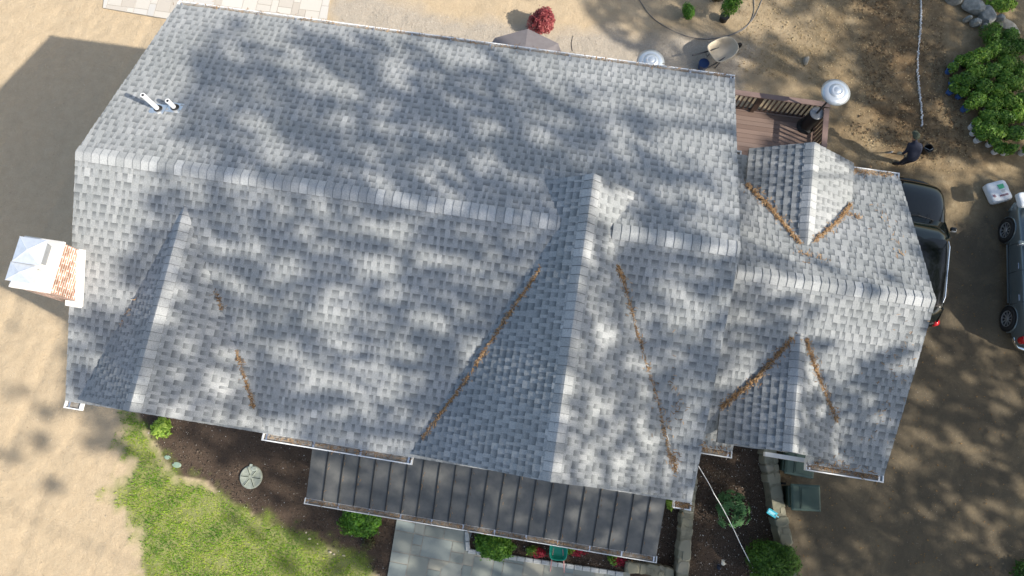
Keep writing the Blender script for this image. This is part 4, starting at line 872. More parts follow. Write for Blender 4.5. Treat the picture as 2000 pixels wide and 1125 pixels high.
p=at(1562,905,1.03); bin_((p.x,p.y),math.radians(-2),'dark green wheelie bin half hidden below the garage dormer')
# scoop
c=at(1509,1003,.60); t=thing('dustpan','turquoise scoop lying at the stone wall\'s edge','scoop',(c.x,c.y,.57),None,math.radians(-24)); TQ=mat('turquoise_plastic',(.05,.42,.52),(.08,.5,.6),8,.35)
mb=MB(); mb.box((-.02,0,.03),(.26,.14,.012)); 
for s_ in (-1,1): mb.box((-.02,s_*.07,.05),(.26,.012,.05))
mb.box((-.15,0,.05),(.012,.14,.05)); bevel(build_local(mb,'pan',TQ,t),.004); mb=MB(); mb.box((-.03,0,.04),(.18,.07,.006)); mb.tube([(.08,0,.05),(.17,0,.06)],.018,8); build_local(mb,'label_panel',mat('pale_turquoise',(.3,.62,.68),None,rough=.4),t)
# glove/nozzle
c=at(1410,1103,.05); t=thing('work_glove','pair of small gloves, one cream and one dark, on the mulch','gloves',(c.x,c.y,0),None,.5)
for ox,oy,m_,nm in ((.05,.02,mat('cream_cloth',(.6,.57,.48),None,rough=.9),'cream_glove'),(-.10,-.04,mat('dark_cloth',(.03,.035,.05),None,rough=.9),'dark_glove')):
    mb=MB(); mb.lathe((ox,oy,.02),[(.045,-.01),(.055,.01),(.04,.03),(0,.034)],14,sy=1.2)
    for k in range(4): a=.6+k*.35; mb.tube([(ox+.03*math.cos(a),oy+.04*math.sin(a),.03),(ox+.1*math.cos(a),oy+.1*math.sin(a),.025)],[.012,.009],6)
    mb.tube([(ox,oy,.03),(ox+.07,oy-.05,.025)],[.013,.01],6); build_local(mb,nm,m_,t,True)
# soil bags
BAG=mat('white_poly_bag',(.62,.64,.66),(.70,.72,.73),5,.4); GREENP=mat('bag_green_print',(.05,.38,.18),(.12,.5,.25),40,.5); REDP=mat('bag_maroon_print',(.22,.02,.05),None,rough=.5); GREYP=mat('bag_grey_print',(.25,.27,.28),None,rough=.5)
def bag(c,rz,label,sx=.36,sy=.44,h=.28,printed=True):
    t=thing('soil_bag',label,'bag',c,'white bags of growing mix',rz); bm=bmesh.new(); bmesh.ops.create_cube(bm,size=2); bmesh.ops.subdivide_edges(bm,edges=bm.edges[:],cuts=7,use_grid_fill=True)
    for v in bm.verts:
        p=v.co; x,y,z=p; r_=(abs(x)**6+abs(y)**6+abs(z)**4)**(1/6); q=Vector((x/r_*.98,y/r_*.98,z/r_)); k=noise.noise(q*2.2)*.05+noise.noise(q*6)*.015
        q*=1+k; v.co=Vector((q.x*sx/2*1.12,q.y*sy/2*1.1,(q.z+1)*h/2))
    me=bpy.data.meshes.new('bag_body'); bm.to_mesh(me); bm.free(); me.materials.append(BAG)
    for f in me.polygons: f.use_smooth=True
    o=bpy.data.objects.new('bag_body',me); COL.objects.link(o); o.parent=t
    if printed:
        z=h*1.03
        mb=MB(); mb.prism([(.0,.05),(.16,.06),(.16,.19),(-.02,.19),(-.01,.13)],z-.02,z+.004); build_local(mb,'green_picture',GREENP,t)
        def text(s_,x,y,zz,size,rzz,m,rx=0,ry=0):
            cu=bpy.data.curves.new('lettering','FONT'); cu.body=s_; cu.size=size; cu.extrude=.004; cu.align_x='CENTER'; cu.align_y='CENTER'; o_=bpy.data.objects.new('lettering',cu); COL.objects.link(o_)
            dg=bpy.context.evaluated_depsgraph_get(); me=bpy.data.meshes.new_from_object(o_.evaluated_get(dg)); bpy.data.objects.remove(o_); me.materials.clear(); me.materials.append(m); q=bpy.data.objects.new('lettering',me); COL.objects.link(q); q.parent=t; q.location=(x,y,zz); q.rotation_euler=(rx,ry,rzz)
        text('BERGER',.06,-.15,z+.004,.075,0,REDP); text('BERGER',-sx*.40,.0,z-.035,.10,-math.pi/2,REDP,0,-.35); mb=MB(); 
        for k in range(3): mb.box((.08,-.0-k*.03,z+.002),(.14-.02*k,.008,.006))
        build_local(mb,'small_print',GREYP,t)
p=at(1953,373,.25); bag((p.x,p.y,.0),math.radians(24),'white printed bag of growing mix lying alone on the driveway',sx=.58,sy=.60,h=.26)
# ================= CARS =================
def car(c,rz,label,paint,L_,Wd,H,rails,name,wheel_r=.33,wb=None):
    """front toward +x (local)"""
    t=thing(name,label,'car',(c[0],c[1],0),None,rz); hl=L_/2; hw=Wd/2; fx=wb/2; r=wheel_r
    def loft(sec,name_,m,par=t,sub=2,closed=True):
        V=[];Fc=[];n=len(sec[0])
        for s_ in sec: V+=[tuple(p) for p in s_]
        for i in range(len(sec)-1):
            for k in range(n-1): Fc.append((i*n+k,(i+1)*n+k,(i+1)*n+k+1,i*n+k+1))
        if closed: Fc.append(tuple(range(n))); Fc.append(tuple((len(sec)-1)*n+k for k in range(n))[::-1])
        mb=MB(); mb.mesh(V,Fc); o=build_local(mb,name_,m,par,True)
        if sub: subd(o,sub)
        return o
    # lower body: stations x, half width, belt z, crown z, bottom z
    st=[(hl,.62,.42,.50,.28),(hl-.05,.80,.60,.66,.22),(hl-.22,.93,.72,.78,.2),(fx+.35,.98,.80,.90,.2),(fx,.99,.85,.95,.2),(fx-.45,1.0,.90,1.01,.2),(0,1.0,.93,1.0,.2),(-fx+.4,1.0,.95,1.02,.2),(-fx,1.0,.96,1.03,.2),(-fx-.45,.97,.97,1.04,.22),(-hl+.12,.90,.96,1.02,.25),(-hl,.78,.82,.9,.32)]
    sec=[]
    for x,kw,zb,zc,z0 in st:
        w_=hw*kw; zs=H/1.5; half=[(0,z0),(w_*.85,z0),(w_*.97,z0+.12),(w_,.5),(w_*.985,zb*.92),(w_*.93,zb),(w_*.80,zb+(zc-zb)*.55),(w_*.45,zc*.995),(0,zc)]
        left=[(x,y,z*zs) for y,z in half]; right=[(x,-y,z*zs) for y,z in half[::-1][1:]]; sec.append(left+right)
    loft(sec,'body',paint,sub=1)
    # greenhouse as glass volume
    def house_sec(x,w0,w1,z0,z1): return [(x,w0,z0),(x,w1,z1),(x,w1*.6,z1+.02),(x,0,z1+.03),(x,-w1*.6,z1+.02),(x,-w1,z1),(x,-w0,z0)]
    zb=.98*H/1.5; zt=H-.05
    gx=[(fx-.42,.86,.84,zb-.03,zb+.01),(fx-1.0,.90,.76,zb,zt-.02),(0-.2,.92,.78,zb,zt+.01),(-fx+.1,.90,.76,zb,zt),(-hl+.42,.86,.73,zb,zt-.04),(-hl+.14,.82,.76,zb-.02,zb+.03)]
    loft([house_sec(x,hw*a,hw*b,z0,z1) for x,a,b,z0,z1 in gx],'window',GLASSD,sub=0)
    # roof skin sits just over the glass
    rx=[(fx-1.02,.74,zt-.012),(fx-1.25,.755,zt+.018),(-.2,.775,zt+.034),(-fx+.1,.755,zt+.026),(-hl+.52,.735,zt-.0),(-hl+.42,.70,zt-.035)]
    V=[];Fc=[]
    for x,k,z in rx:
        for y in (-1,-.97,-.5,0,.5,.97,1): V.append((x,y*hw*k,z-(0.035 if abs(y)==1 else (0.004 if abs(y)>.9 else 0))+(.012 if abs(y)<.6 else 0)))
    for i in range(len(rx)-1):
        for k in range(6): Fc.append((i*7+k,i*7+k+1,(i+1)*7+k+1,(i+1)*7+k))
    mb=MB(); mb.mesh(V,Fc); o=build_local(mb,'roof_panel',paint,t,True); sd=o.modifiers.new('th','SOLIDIFY'); sd.thickness=.02; sd.offset=-1; subd(o,1)
    for s_ in (-1,1): # pillars
        for (xa,wa,za),(xb,wb_,zb_) in (((fx-.42,.86,zb),(fx-1.02,.76,zt)),((0,.925,zb),(-.06,.785,zt)),((-fx+.22,.91,zb),(-fx+.25,.77,zt)),((-hl+.18,.85,zb),(-hl+.45,.735,zt-.03))):
            mb=MB(); mb.tube([(xa,s_*hw*wa,za),(xb,s_*hw*wb_,zb_)],.022,6); build_local(mb,'pillar',paint,t)
        mb=MB(); mb.tube([(fx-.50,s_*(hw*.90),zb+.02),(0,s_*(hw*.945),zb+.0),(-hl+.25,s_*(hw*.88),zb+.03)],.012,6); build_local(mb,'trim_strip',CHROME if rails else DGREY,t)
        if rails:
            mb=MB(); mb.tube([(fx-1.15,s_*hw*.72,zt+.02),(fx-1.3,s_*hw*.73,zt+.07),(-hl+.75,s_*hw*.71,zt+.06),(-hl+.6,s_*hw*.69,zt+.01)],.016,8); build_local(mb,'roof_rail',CHROME,t)
        mb=MB(); mb.box((fx-.60,s_*(hw+.09),zb+.06),(.12,.16,.11)); mr=bevel(build_local(mb,'mirror',paint,t,True),.035,3); mb=MB(); mb.box((fx-.665,s_*(hw+.09),zb+.06),(.01,.12,.08)); build_local(mb,'mirror_glass',STEEL,mr)
        for xx in (.12,-.82):
            mb=MB(); mb.box((xx*wb/2.7,s_*(hw*1.0),.80*H/1.5),(.18,.03,.035)); bevel(build_local(mb,'door_handle',CHROME,t),.01)
        for xx in (fx-.52,-.02,-fx+.38):
            mb=MB(); mb.tube([(xx,s_*hw*1.002,.3),(xx+.01,s_*hw*1.004,.55*H/1.5),(xx,s_*hw*.955,.93*H/1.5)],.006,4); build_local(mb,'door_seam',BLACK,t)
        mb=MB(); mb.tube([(fx-.45,s_*hw*1.005,.36),(-fx+.45,s_*hw*1.005,.36)],.02,6); build_local(mb,'side_moulding',paint if not rails else DGREY,t)
        mb=MB(); mb.lathe((hl-.36,s_*hw*.72,.66*H/1.5),[(.02,-.05),(.16,-.03),(.15,.04),(.05,.075)],18,sy=.6); build_local(mb,'headlight',LENS,t,True)
        mb=MB(); mb.lathe((hl-.45,s_*hw*.84,.60*H/1.5),[(.02,-.05),(.07,-.03),(.07,.04),(.03,.06)],14,sy=.5); build_local(mb,'indicator',ORANGE,t,True)
        mb=MB(); mb.lathe((-hl+.20,s_*hw*.88,.80*H/1.5),[(.03,-.16),(.11,-.12),(.11,.10),(.04,.13)],16,sy=.8); build_local(mb,'taillight',RED,t,True)
        for wx in (fx,-fx):
            # wheel: tyre + rim
            yw=s_*(hw-.07); V=[];n1=28;n2=8
            for k in range(n1):
                a=2*math.pi*k/n1
                for yy,rr_ in ((-.105,.70),(-.11,.90),(-.08,1),(.08,1),(.11,.90),(.105,.70),(.05,.62),(-.05,.62)): V.append((wx+r*rr_*math.cos(a),yw+yy,r+r*rr_*math.sin(a)))
            Fc=[(k*n2+j,k*n2+(j+1)%n2,((k+1)%n1)*n2+(j+1)%n2,((k+1)%n1)*n2+j) for k in range(n1) for j in range(n2)]
            mb=MB(); mb.mesh(V,Fc); wh=build_local(mb,'wheel',TYRE,t,True)
            mb=MB(); yo=yw+s_*.095
            mb.tube([(wx,yo-s_*.06,r),(wx,yo-s_*.05,r)],r*.66,24,mi=1)
            mb.tube([(wx,yo-s_*.04,r),(wx,yo+s_*.01,r)],.055,14)
            for k in range(10):
                a=2*math.pi*k/10; mb.box((wx+r*.38*math.cos(a),yo-s_*.012,r+r*.38*math.sin(a)),(r*.56,.02,.026),R=Matrix.Rotation(-a,3,'Y'))
            for k in range(28):
                a=2*math.pi*k/28; mb.box((wx+r*.665*math.cos(a),yo-s_*.005,r+r*.665*math.sin(a)),(.016,.03,r*.155),R=Matrix.Rotation(-a,3,'Y'))
            build_local(mb,'rim',[mat('alloy_rim',(.55,.56,.57),None,rough=.3,metal=.8),BLACK],wh)
            # dark arch
            V=[]
            for k in range(15):
                a=math.pi*(-.06+1.12*k/14)
                for rr_,yy in ((r*1.12,hw*1.004),(r*1.20,hw*1.006),(r*1.20,hw*.9),(r*1.12,hw*.8)): V.append((wx+rr_*math.cos(a),s_*yy,r+rr_*math.sin(a)))
            Fc=[(k*4+j,k*4+(j+1)%4,(k+1)*4+(j+1)%4,(k+1)*4+j) for k in range(14) for j in range(4)]
            mb=MB(); mb.mesh(V,Fc); build_local(mb,'wheel_arch',paint,t,True)
            mb=MB(); yy0=s_*(hw*1.0); mb.tube([(wx,s_*(hw-.25),r),(wx,s_*(hw+.004),r)],r*1.13,28); build_local(mb,'wheel_well',BLACK,t)
            for ob in (wh,): pass
    for x,nm in ((hl-.02,'front_bumper'),(-hl+.02,'rear_bumper')):
        sg=1 if x>0 else -1; mb=MB(); mb.tube([(x-sg*.30,-hw*.90,.42),(x-sg*.07,-hw*.74,.42),(x+sg*.03,-hw*.35,.43),(x+sg*.05,0,.43),(x+sg*.03,hw*.35,.43),(x-sg*.07,hw*.74,.42),(x-sg*.30,hw*.90,.42)],.085,10); build_local(mb,nm,(CHROME if (not rails and sg<0) else paint),t,True)
    for s_ in (-1,1):
        mb=MB(); mb.tube([(fx-.36,0,zb+.045),(fx-.40,s_*.3,zb+.04),(fx-.5,s_*.66,zb+.03)],.008,5); mb.tube([(fx-.25,s_*.30,zb+.03),(fx-.55,s_*.05+.25*s_,zb+.15)],.006,5); build_local(mb,'wiper',BLACK,t)
    return t
a=at(1795,358,.7); b=at(1836,640,.75)
car((9.98,6.95),math.radians(90-2.5),'black car parked against the garage end, mostly under the roof edge',CPAINT,4.35,1.78,1.48,True,'parked_car',.33,2.6)
wf=at(1968,450,.33); wr=at(1971,623,.33); dy=(wf-wr); ang=math.atan2(dy.y,dy.x); WB=dy.length
cc=(wf+wr)/2; sd_=Vector((math.sin(ang),-math.cos(ang))); cc2=Vector((cc.x,cc.y))+sd_*(.86-.02)
car((cc2.x,cc2.y),ang,'blue-grey silver car cut off by the right edge of the photo',SPAINT,WB+1.72,1.76,1.5,False,'parked_car',.33,WB)
p=at(1996,388,1.0); bag((p.x+.12,p.y-.02,.93),math.radians(15),'white bag resting on the silver car\'s bonnet',sx=.5,sy=.4,h=.2,printed=False)
# ================= PERSON =================
def skin(name,chain,edges,m,parent,root=0,lv=2):
    me=bpy.data.meshes.new(name); me.from_pydata([c[0] for c in chain],edges,[]); o=bpy.data.objects.new(name,me); COL.objects.link(o); o.parent=parent; o.location=-parent.matrix_world.translation if parent else (0,0,0)
    me.materials.append(m); sk=o.modifiers.new('skin','SKIN')
    for i,c in enumerate(chain):
        v=me.skin_vertices[0].data[i]; v.radius=(c[1],c[1]) if not isinstance(c[1],tuple) else c[1]; v.use_root=(i==root)
    sk.use_smooth_shade=True; subd(o,lv); return o
ft=at(1757,318,0)
per=thing('person','person in dark blue work clothes bending over to dig with a shovel','person',(ft.x,ft.y,0))
def J(u,v,z): p=at(u,v,z); return (p.x,p.y,p.z)
NAVY=mat('navy_cloth',(.022,.026,.045),(.034,.038,.06),9,.85); SKINM=mat('skin_tone',(.42,.25,.17),None,rough=.5)
hipc=J(1783,307,.86)
chain=[(hipc,(.15,.14)),(J(1786,296,1.02),(.15,.14)),(J(1788,287,1.2),(.17,.14)),(J(1788,278,1.32),.065),(J(1788,272,1.40),.055),
 (J(1798,284,1.22),.075),(J(1797,296,1.0),.05),(J(1784,303,.86),.04),(J(1776,305,.80),.035),
 (J(1778,283,1.22),.075),(J(1771,294,.98),.05),(J(1765,299,.80),.04),(J(1762,300,.74),.034),
 (J(1787,309,.80),.10),(J(1777,314,.43),.065),(J(1767,318,.09),.045),(J(1761,320,.05),.045),
 (J(1777,308,.80),.10),(J(1766,313,.43),.065),(J(1757,319,.09),.045),(J(1751,320,.05),.045)]
ed=[(0,1),(1,2),(2,3),(3,4),(2,5),(5,6),(6,7),(7,8),(2,9),(9,10),(10,11),(11,12),(0,13),(13,14),(14,15),(15,16),(0,17),(17,18),(18,19),(19,20)]
skin('body',chain,ed,NAVY,per)
hd=Vector(J(1788,267,1.47)); mb=MB(); V=[]
mb.lathe(tuple(hd),[(.03,-.12),(.06,-.10),(.075,-.04),(.08,.02),(.07,.08),(.04,.11),(.0,.115)],20,sx=.95,sy=1.12); mb.lathe(tuple(hd+Vector((-.03,.09,-.03))),[(.012,-.03),(.02,0),(.008,.04)],8); 
for s_ in (-1,1): mb.lathe(tuple(hd+Vector((s_*.078,0,-.02))),[(.01,-.03),(.018,0),(.01,.03)],8)
mb.build('head',SKINM,per,smooth=True)
mb=MB(); mb.lathe(tuple(hd+Vector((0,0,.0))),[(.094,.02),(.096,.05),(.085,.10),(.05,.13),(.0,.14)],22,sx=.97,sy=1.12); mb.lathe(tuple(hd+Vector((-.02,.08,.03))),[(.09,0),(.092,.008),(.06,.018)],18,sy=1.0); mb.build('cap',mat('camo_cloth',(.03,.04,.025),(.10,.11,.08),14,.9),per,smooth=True)
for base,dirv in ((J(1776,305,.80),Vector((-1,.1,-.35))),(J(1762,300,.74),Vector((-1,.15,-.3)))):
    B=Vector(base); dv=dirv.normalized(); sd_=Vector((0,1,0)); mb=MB(); mb.tube([B-dv*.02,B+dv*.03,B+dv*.075],[.03,.038,.034],10)
    for k in range(4):
        o_=B+dv*.07+sd_*(-.03+.02*k); mb.tube([o_,o_+dv*.035+Vector((0,0,-.012)),o_+dv*.045+Vector((0,0,-.045)),o_+dv*.02+Vector((0,0,-.06))],[.0095,.009,.0085,.007],6)
    mb.tube([B+dv*.03+sd_*.035,B+dv*.06+sd_*.06+Vector((0,0,-.02)),B+dv*.07+sd_*.045+Vector((0,0,-.05))],[.011,.010,.008],6); mb.build('work_glove',mat('tan_glove',(.45,.38,.26),None,rough=.8),per,smooth=True)
for P in (J(1763,319.5,.05),J(1753,320,.05)):
    mb=MB(); mb.lathe((P[0]-.03,P[1]+.01,0),[(.05,0),(.055,.03),(.045,.08),(.03,.10)],16,sx=2.1,sy=.95); mb.build('boot',mat('boot_leather',(.03,.022,.016),None,rough=.7),per,smooth=True)
A=Vector(J(1779,305,.83)); B=Vector(J(1762,300,.70)); D=(B-A).normalized(); tip=B+D*((B.z-.1)/abs(D.z)) if D.z<0 else B
tip=Vector(J(1741,299,.12)); sh=thing('shovel','long-handled shovel with a pale blade pushed into the dug soil','shovel',(tip.x,tip.y,0))
mb=MB(); mb.tube([A+(A-tip).normalized()*.1,tip],.016,8); mb.build('handle',mat('dark_wood',(.06,.04,.03),None,rough=.6),sh)
D=(tip-A).normalized(); mb=MB(); sdv=D.cross(Vector((0,0,1))).normalized(); up=sdv.cross(D)
R5=[]
for s_,w_ in ((0,.03),(.04,.10),(.16,.105),(.24,.06),(.28,.005)): R5.append([tip+D*s_+sdv*w_*k+up*(.02*(k*k)) for k in (-1,-.5,0,.5,1)])
V=sum(R5,[]); Fc=[(i*5+k,i*5+k+1,(i+1)*5+k+1,(i+1)*5+k) for i in range(4) for k in range(4)]; mb.mesh(V,Fc); o=mb.build('blade',mat('shovel_blade',(.6,.55,.52),(.7,.66,.62),9,.4,metal=.4),sh); o.modifiers.new('t','SOLIDIFY').thickness=.004
p=at(1803,297,.0); t=thing('bucket','black bucket standing right behind the digging person','bucket',(p.x,p.y,0)); mb=MB(); mb.lathe((p.x,p.y,0),[(.10,0),(.13,.30),(.14,.31),(.12,.305),(.095,.05)],20); mb.build('shell',BLACK,t); mb=MB(); mb.tube([(p.x-.13,p.y,.3),(p.x,p.y-.1,.36),(p.x+.13,p.y,.3)],.005,6); mb.build('handle',STEEL,t)
# ================= TREES OUT OF FRAME (their crowns throw the dappled shade) =================
i0=len(BV); BV.extend([(-60,-60,0),(60,-60,0),(60,60,0),(-60,60,0)]); BF.append((i0,i0+1,i0+2,i0+3))
bvh=BVHTree.FromPolygons([Vector(v) for v in BV],BF)
#SHADE-BEGIN
LITPOLY=[ # lit areas of the picture
 [(-900,-900),(1150,-900),(1165,55),(1290,135),(1437,150),(1440,430),(1415,400),(1375,340),(1325,285),(1285,235),(1215,205),(1130,185),(1075,165),(1000,140),(900,112),(800,82),(700,66),(600,48),(500,44),(420,55),(372,95),(365,135),(388,180),(352,205),(350,262),(385,285),(392,330),(330,352),(300,372),(275,420),(300,445),(240,480),(235,540),(205,585),(130,640),(-900,560)],
 [(-900,560),(130,640),(120,800),(480,850),(510,900),(600,985),(560,1040),(760,1125),(700,1500),(-900,1500)],
 [(1448,335),(1500,300),(1590,278),(1670,328),(1752,340),(1828,586),(1780,600),(1700,560),(1600,560),(1520,520),(1448,520)]]
LIT=[ # (u,v,ru,rv,deg,strength) lit pools
 (520,60,60,14,0,.8),(560,105,60,25,30,.7),(640,55,60,20,10,.9),(620,150,50,22,30,.75),(660,175,35,16,30,.6),(770,120,30,40,-10,.6),(790,160,25,25,0,.6),(470,110,30,14,20,.5),(430,200,40,20,20,.4),(440,210,22,12,0,.6),(500,250,60,22,20,.5),(560,290,70,25,15,.4),(480,230,40,14,10,.5),(730,300,40,20,10,.6),(760,250,70,14,10,.5),(820,330,60,16,15,.6),(880,110,50,26,20,.9),(860,155,26,12,20,.7),(945,125,30,12,20,.9),
 (1175,215,60,18,18,.9),(1060,270,55,14,20,.7),(1100,285,30,12,25,.9),(960,250,50,22,20,.5),(1200,300,40,35,10,.55),(1270,285,50,14,20,.7),(870,250,40,18,10,.5),(960,305,40,14,20,.5),(1110,345,50,10,8,1),(1320,250,50,50,40,.9),(1370,400,20,80,-10,.9),(980,350,40,14,10,.4),(1340,330,24,10,20,.4),(900,200,60,14,10,.4),
 (520,400,60,10,10,.8),(400,490,20,10,10,.6),(450,478,60,16,5,.9),(545,515,30,16,10,.85),(440,545,70,18,10,.7),(330,570,14,40,15,1),(320,600,18,40,20,.9),(300,640,10,60,20,.5),(270,770,14,30,10,.9),(640,615,60,32,12,1),(590,605,70,18,10,.7),(560,690,60,28,25,.8),(620,735,60,24,15,.8),(610,760,40,14,0,.7),(480,750,14,40,-15,1),(430,745,30,16,0,.7),(530,830,60,18,10,.8),(420,830,24,16,0,.6),(345,800,24,24,0,.5),(740,540,30,18,15,.8),(745,440,60,14,15,.8),(720,520,50,20,15,.7),(780,470,70,12,10,.7),(760,560,24,14,10,.6),(910,415,40,10,10,.6),(860,500,60,20,10,.5),
 (990,560,40,22,30,.85),(960,520,30,18,30,.6),(1000,540,20,14,0,.6),(840,620,60,18,15,.5),(900,650,40,14,10,.4),(770,770,40,24,20,.5),(840,830,50,20,10,.5),(900,800,30,12,0,.3),
 (1150,480,12,50,8,.8),(1175,380,20,10,10,.8),(1190,400,30,40,10,.95),(1215,430,50,20,20,.9),(1270,460,60,12,10,.95),(1200,460,10,20,0,.9),(1180,650,36,22,10,.85),(1190,600,16,20,0,.8),(1140,760,22,18,0,.8),(1170,800,26,20,0,.9),(1110,750,10,24,0,.6),(1260,850,16,40,-8,.95),(1250,920,16,30,0,.95),(1180,950,60,14,10,.9),(1100,920,10,20,0,.8),(1150,700,14,18,0,.6),(1220,900,20,12,0,.6),(1090,860,6,16,0,.6),
 (1310,640,22,12,0,.5),(1350,620,55,24,5,.9),(1365,590,24,18,0,.9),(1320,560,40,14,0,.5),(1330,850,40,16,0,.7),(1320,520,26,12,0,.4),(1290,700,18,10,0,.4),(1420,600,20,20,0,.4),
 (1470,530,60,20,5,.8),(1560,560,80,22,8,.9),(1680,610,110,36,5,.95),(1700,660,70,40,-10,.95),(1640,700,60,26,-20,.9),(1790,620,40,60,0,.95),(1620,640,40,24,0,.8),(1590,640,14,30,-10,1),(1585,730,10,40,-8,1),(1560,665,8,40,0,.9),(1470,620,40,18,0,.5),(1460,700,50,22,-30,.6),(1470,730,40,16,-30,.5),(1480,760,12,12,0,.3),(1590,830,10,14,0,.8),(1660,760,40,14,20,.5),(1550,600,30,12,0,.5),(1750,720,30,24,0,.5),(1690,870,20,10,0,.4),(1640,950,30,8,0,.6),
 (760,1010,50,14,0,.7),(650,950,30,50,0,.4),(850,940,40,28,0,.75),(900,920,20,20,0,.5),(1000,960,30,14,0,.4),(1110,985,60,20,0,.5),(1010,950,20,10,0,.4),(1150,1010,50,14,0,.4),(870,1075,30,22,0,.9),(940,1100,60,20,0,.6),(1020,1110,60,16,0,.7),(790,1100,30,20,0,.6),(1060,1115,14,6,0,.8),(1100,1095,16,14,0,.9),
 (1465,965,28,30,20,.75),(1430,900,10,8,0,.3),(1530,1015,14,14,0,.9),(1540,1100,10,10,0,.4),(1510,1110,20,10,0,.3),
 (1500,-10,80,30,0,.8),(1540,60,60,30,30,.8),(1470,30,40,50,0,.8),(1340,60,40,40,0,.9),(1300,20,40,30,0,.8),(1400,40,40,30,0,.9),(1600,60,60,60,30,.6),(1640,150,40,50,20,.85),(1530,130,50,24,20,.7),(1450,110,60,20,10,.6),(1560,180,30,30,0,.6),(1690,230,50,26,30,.8),(1660,260,40,16,10,.8),(1720,190,14,10,0,.4),(1700,280,60,14,10,.8),(1750,300,60,14,5,.6),(1830,320,80,16,5,.8),(1880,360,60,30,20,.3),(1940,330,60,20,0,.6),(1765,118,24,10,20,.8),(1830,210,20,30,20,.6),(1870,260,24,16,0,.6),(1840,240,40,16,20,.7),(1800,220,60,14,10,.5),(1740,225,40,14,10,.7),(1720,320,30,10,0,.8),
 (1480,230,24,14,0,.6),(1500,250,20,30,0,.6),(1480,200,30,8,0,.7),(1460,260,20,20,0,.7),(1560,265,30,8,-10,.6),
 (1860,440,16,70,0,.85),(1870,400,30,30,0,.8),(1885,640,50,16,30,.9),(1860,620,20,30,0,.9),(1940,670,40,10,20,.5),(1800,770,30,20,30,.7),(1860,800,20,14,0,.5),(1850,700,16,10,0,.5),(1960,780,50,30,30,.7),(1880,860,40,20,30,.7),(1820,860,60,14,30,.6),(1760,900,40,24,40,.5),(1870,980,50,14,30,.6),(1950,990,30,12,20,.5),(1900,1010,40,10,30,.5),(1800,1000,20,10,0,.3),(1720,1050,16,10,0,.5),(1960,1080,14,8,0,.5),(1740,1060,14,8,20,.5),(1650,1010,12,10,0,.4),(1920,900,24,18,0,.3),
 (1960,290,30,16,0,.7),(1925,210,30,26,0,.6),(1900,270,20,14,0,.6),(1980,10,30,14,0,.6),(1930,40,20,10,0,.3)]
DARK=[ # shade pools inside the lit areas
 (215,828,62,16,8,.85),(205,868,44,20,10,.9),(240,885,30,22,0,.9),(72,858,32,20,10,.6),(18,890,34,22,20,.6),(100,948,24,18,0,.45),(30,765,26,18,0,.4),(95,805,22,14,0,.4),(20,640,20,10,0,.4),(130,700,16,40,0,.35),(350,215,20,12,0,.8),(375,345,60,22,10,.9),(300,450,34,22,0,.8),(265,490,26,12,0,.6),(340,420,40,24,0,.9),
 (175,640,60,24,5,.95),(165,700,50,40,0,.95),(220,600,40,20,0,.8),(160,780,30,20,0,.4),(250,560,14,26,20,.6),(400,400,80,40,5,.95),(312,480,20,50,20,.9),(388,650,48,140,0,.95),(400,720,80,80,0,.9),(280,740,40,60,0,.6),(470,620,70,40,0,.9),(430,800,70,40,0,.85),
 (400,855,70,16,10,.6),(500,880,70,24,10,.8),(560,910,50,40,0,.9),(440,900,24,14,0,.5),(520,960,60,26,20,.6),(600,1000,40,20,30,.8),(680,1020,60,30,20,.9),(700,1090,50,30,20,.9),(300,900,24,10,0,.4),(560,1100,26,20,0,.8),(610,1060,24,16,0,.7),(440,1010,24,12,0,.5),(650,1110,30,16,0,.8),(500,1040,18,10,0,.4),(350,950,14,10,0,.3),
 (1170,20,50,26,30,.8),(1220,45,50,16,10,.7),(1050,-15,60,10,0,.5),(1290,90,40,12,0,.4),(1495,515,60,16,5,.8),(1600,520,40,8,10,.4),(1500,350,20,8,0,.3),(1740,540,30,8,0,.4),
 (1010,125,90,10,12,.5),(1180,190,60,12,15,.7),(1365,215,20,14,0,.7),(1300,195,26,10,0,.4),(1400,300,16,14,0,.3),(460,50,40,10,10,.5),(470,70,60,14,15,.6)]
def pin(u,v,P):
    c=False
    for i in range(len(P)):
        a=P[i];b=P[(i+1)%len(P)]
        if (a[1]>v)!=(b[1]>v) and u<(b[0]-a[0])*(v-a[1])/(b[1]-a[1])+a[0]: c=not c
    return c
def shade_at(u,v):
    s=.95
    for P in LITPOLY:
        if pin(u,v,P): s=.0;break
    if s>0:
        for (cx,cy,rx,ry,dg,k) in LIT:
            dx,dy_=u-cx,v-cy
            if abs(dx)>rx+ry or abs(dy_)>rx+ry: continue
            a=math.radians(dg); x=(dx*math.cos(a)+dy_*math.sin(a))/rx; y=(-dx*math.sin(a)+dy_*math.cos(a))/ry; q=x*x+y*y
            if q<1: s*=1-(1-(1-k)**2.2)*min(1,(1-q)*2.5)
    else:
        for (cx,cy,rx,ry,dg,k) in DARK:
            dx,dy_=u-cx,v-cy
            if abs(dx)>rx+ry or abs(dy_)>rx+ry: continue
            a=math.radians(dg); x=(dx*math.cos(a)+dy_*math.sin(a))/rx; y=(-dx*math.sin(a)+dy_*math.cos(a))/ry; q=x*x+y*y
            if q<1: s=max(s,k*min(1,(1-q)*2.5))
    return s
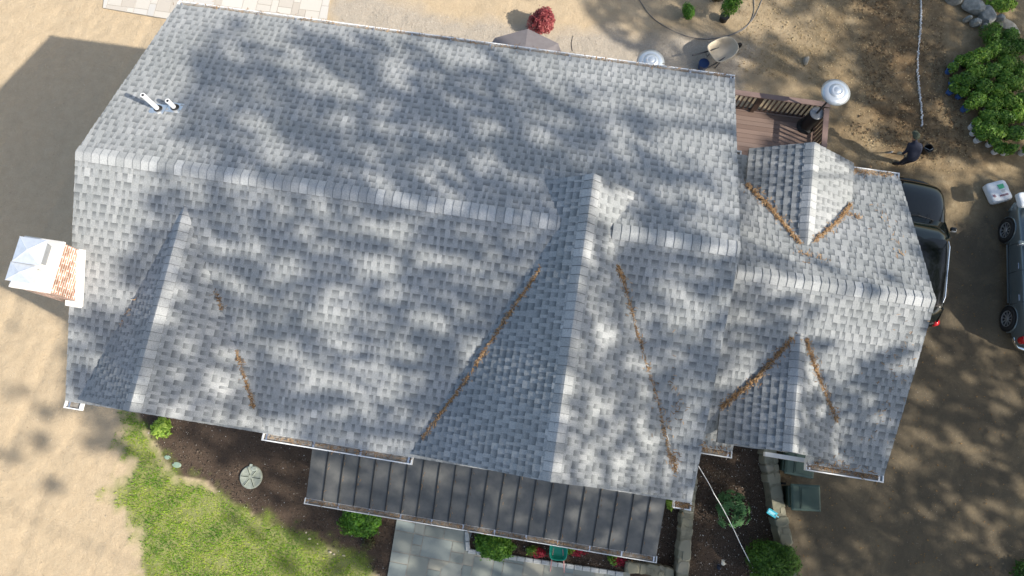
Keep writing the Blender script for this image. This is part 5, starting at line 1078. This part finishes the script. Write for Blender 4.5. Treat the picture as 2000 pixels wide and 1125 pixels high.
#SHADE-END
TY=[-13.2,-9.2,-4.6,3.6,8.4,13.5,-9.5,-2.0,6.0]; TXs=[20.5,19,21,20,19.5,20.5,28.5,29.5,28]
leaves=[[] for _ in TY]; n_try=110000; crown_pts=[[] for _ in TY]
TL=leafmat('tree_leaf',(.03,.07,.012),(.06,.12,.02),(.12,.19,.035),.35)
for _ in range(n_try):
    z=random.uniform(1.5,35); y=random.uniform(-17.5,15.5); P=Vector((19.6,y,z)); xt=random.gauss(14.3,1.3) if z-.858*5.6>21.5 else (min(24,max(16.8,random.gauss(19.6,1.5))) if z>15 else random.gauss(28.5,1.6))
    P=P-SUN*((19.6-xt)/SUN.x); y=P.y; z=P.z
    if z<1: continue
    h=bvh.ray_cast(P,-SUN,200)
    if h[0] is None: continue
    u,v=px(h[0])
    if u<-300 or v>1500 or v<-500 or u>2500: 
        s=.35 if z>6 else 0
    else:
        s=shade_at(u,v); nq=noise.noise(Vector((h[0].x*.9,h[0].y*.9,3.3)))+.5*noise.noise(Vector((h[0].x*2.3,h[0].y*2.3,7.3)))
        s*=min(1.1,max(.18,(.57 if h[0].z>5 else .70)+.32*nq))
    if z<4.0 and h[0].x>15: s*=.3
    if random.random()<s:
        k=min(range(len(TY)),key=lambda i:math.hypot(TY[i]-y,(TXs[i]-P.x)*.8)); leaves[k].append(P)
for k,(tx,ty) in enumerate(zip(TXs,TY)):
    pts=leaves[k]
    if not pts: continue
    hmax=max(p.z for p in pts)
    t=thing('leafy_tree',['tall leafy tree throwing dappled shade over the lawn','tall leafy tree shading the porch roof','tall leafy tree shading the middle of the main roof','leafy tree beside the driveway','leafy tree shading the far yard','leafy tree behind the nursery plants','farther leafy tree shading the lower driveway','farther leafy tree shading the parked cars','farther leafy tree shading the dug-up yard'][k],'tree',(tx,ty,0))
    mb=MB(); top=min(hmax,15); mb.tube([(tx,ty,0),(tx+.1,ty,.6),(tx+.15,ty+.1,top*.4),(tx-.1,ty,top*.75),(tx,ty,top)],[.34,.26,.22,.18,.12],12); mb.build('trunk',BARK,t,smooth=True)
    mb=MB(); rr=random.Random(k)
    for i in range(22):
        e=rr.choice(pts); zz=max(2,min(top*.97,e.z-rr.uniform(2,5))); a=Vector((tx,ty,zz)); m_=a.lerp(e,.5)+Vector((0,0,.6)); mb.tube([a,m_,e],[.05,.028,.01],6)
    mb.build('limbs',BARK,t,smooth=True)
    V=[];Fc=[];C=[]
    for p in pts:
        n_=Vector((rr.gauss(0,1),rr.gauss(0,1),rr.gauss(0,1)+.5)).normalized(); t1=n_.cross(Vector((rr.gauss(0,1),rr.gauss(0,1),rr.gauss(0,1)))).normalized(); t2=n_.cross(t1); s=rr.uniform(.10,.21)
        i=len(V); V+=[tuple(p-t1*s*1.2),tuple(p+t2*s*.8),tuple(p+t1*s*1.2),tuple(p-t2*s*.8)]; Fc.append((i,i+1,i+2,i+3)); C.append(rr.random())
    mb=MB(); mb.v=V;mb.f=Fc;mb.c=C;mb.mi=[0]*len(Fc); mb.build('crown',TL,t)
print('leaves',[len(l) for l in leaves])
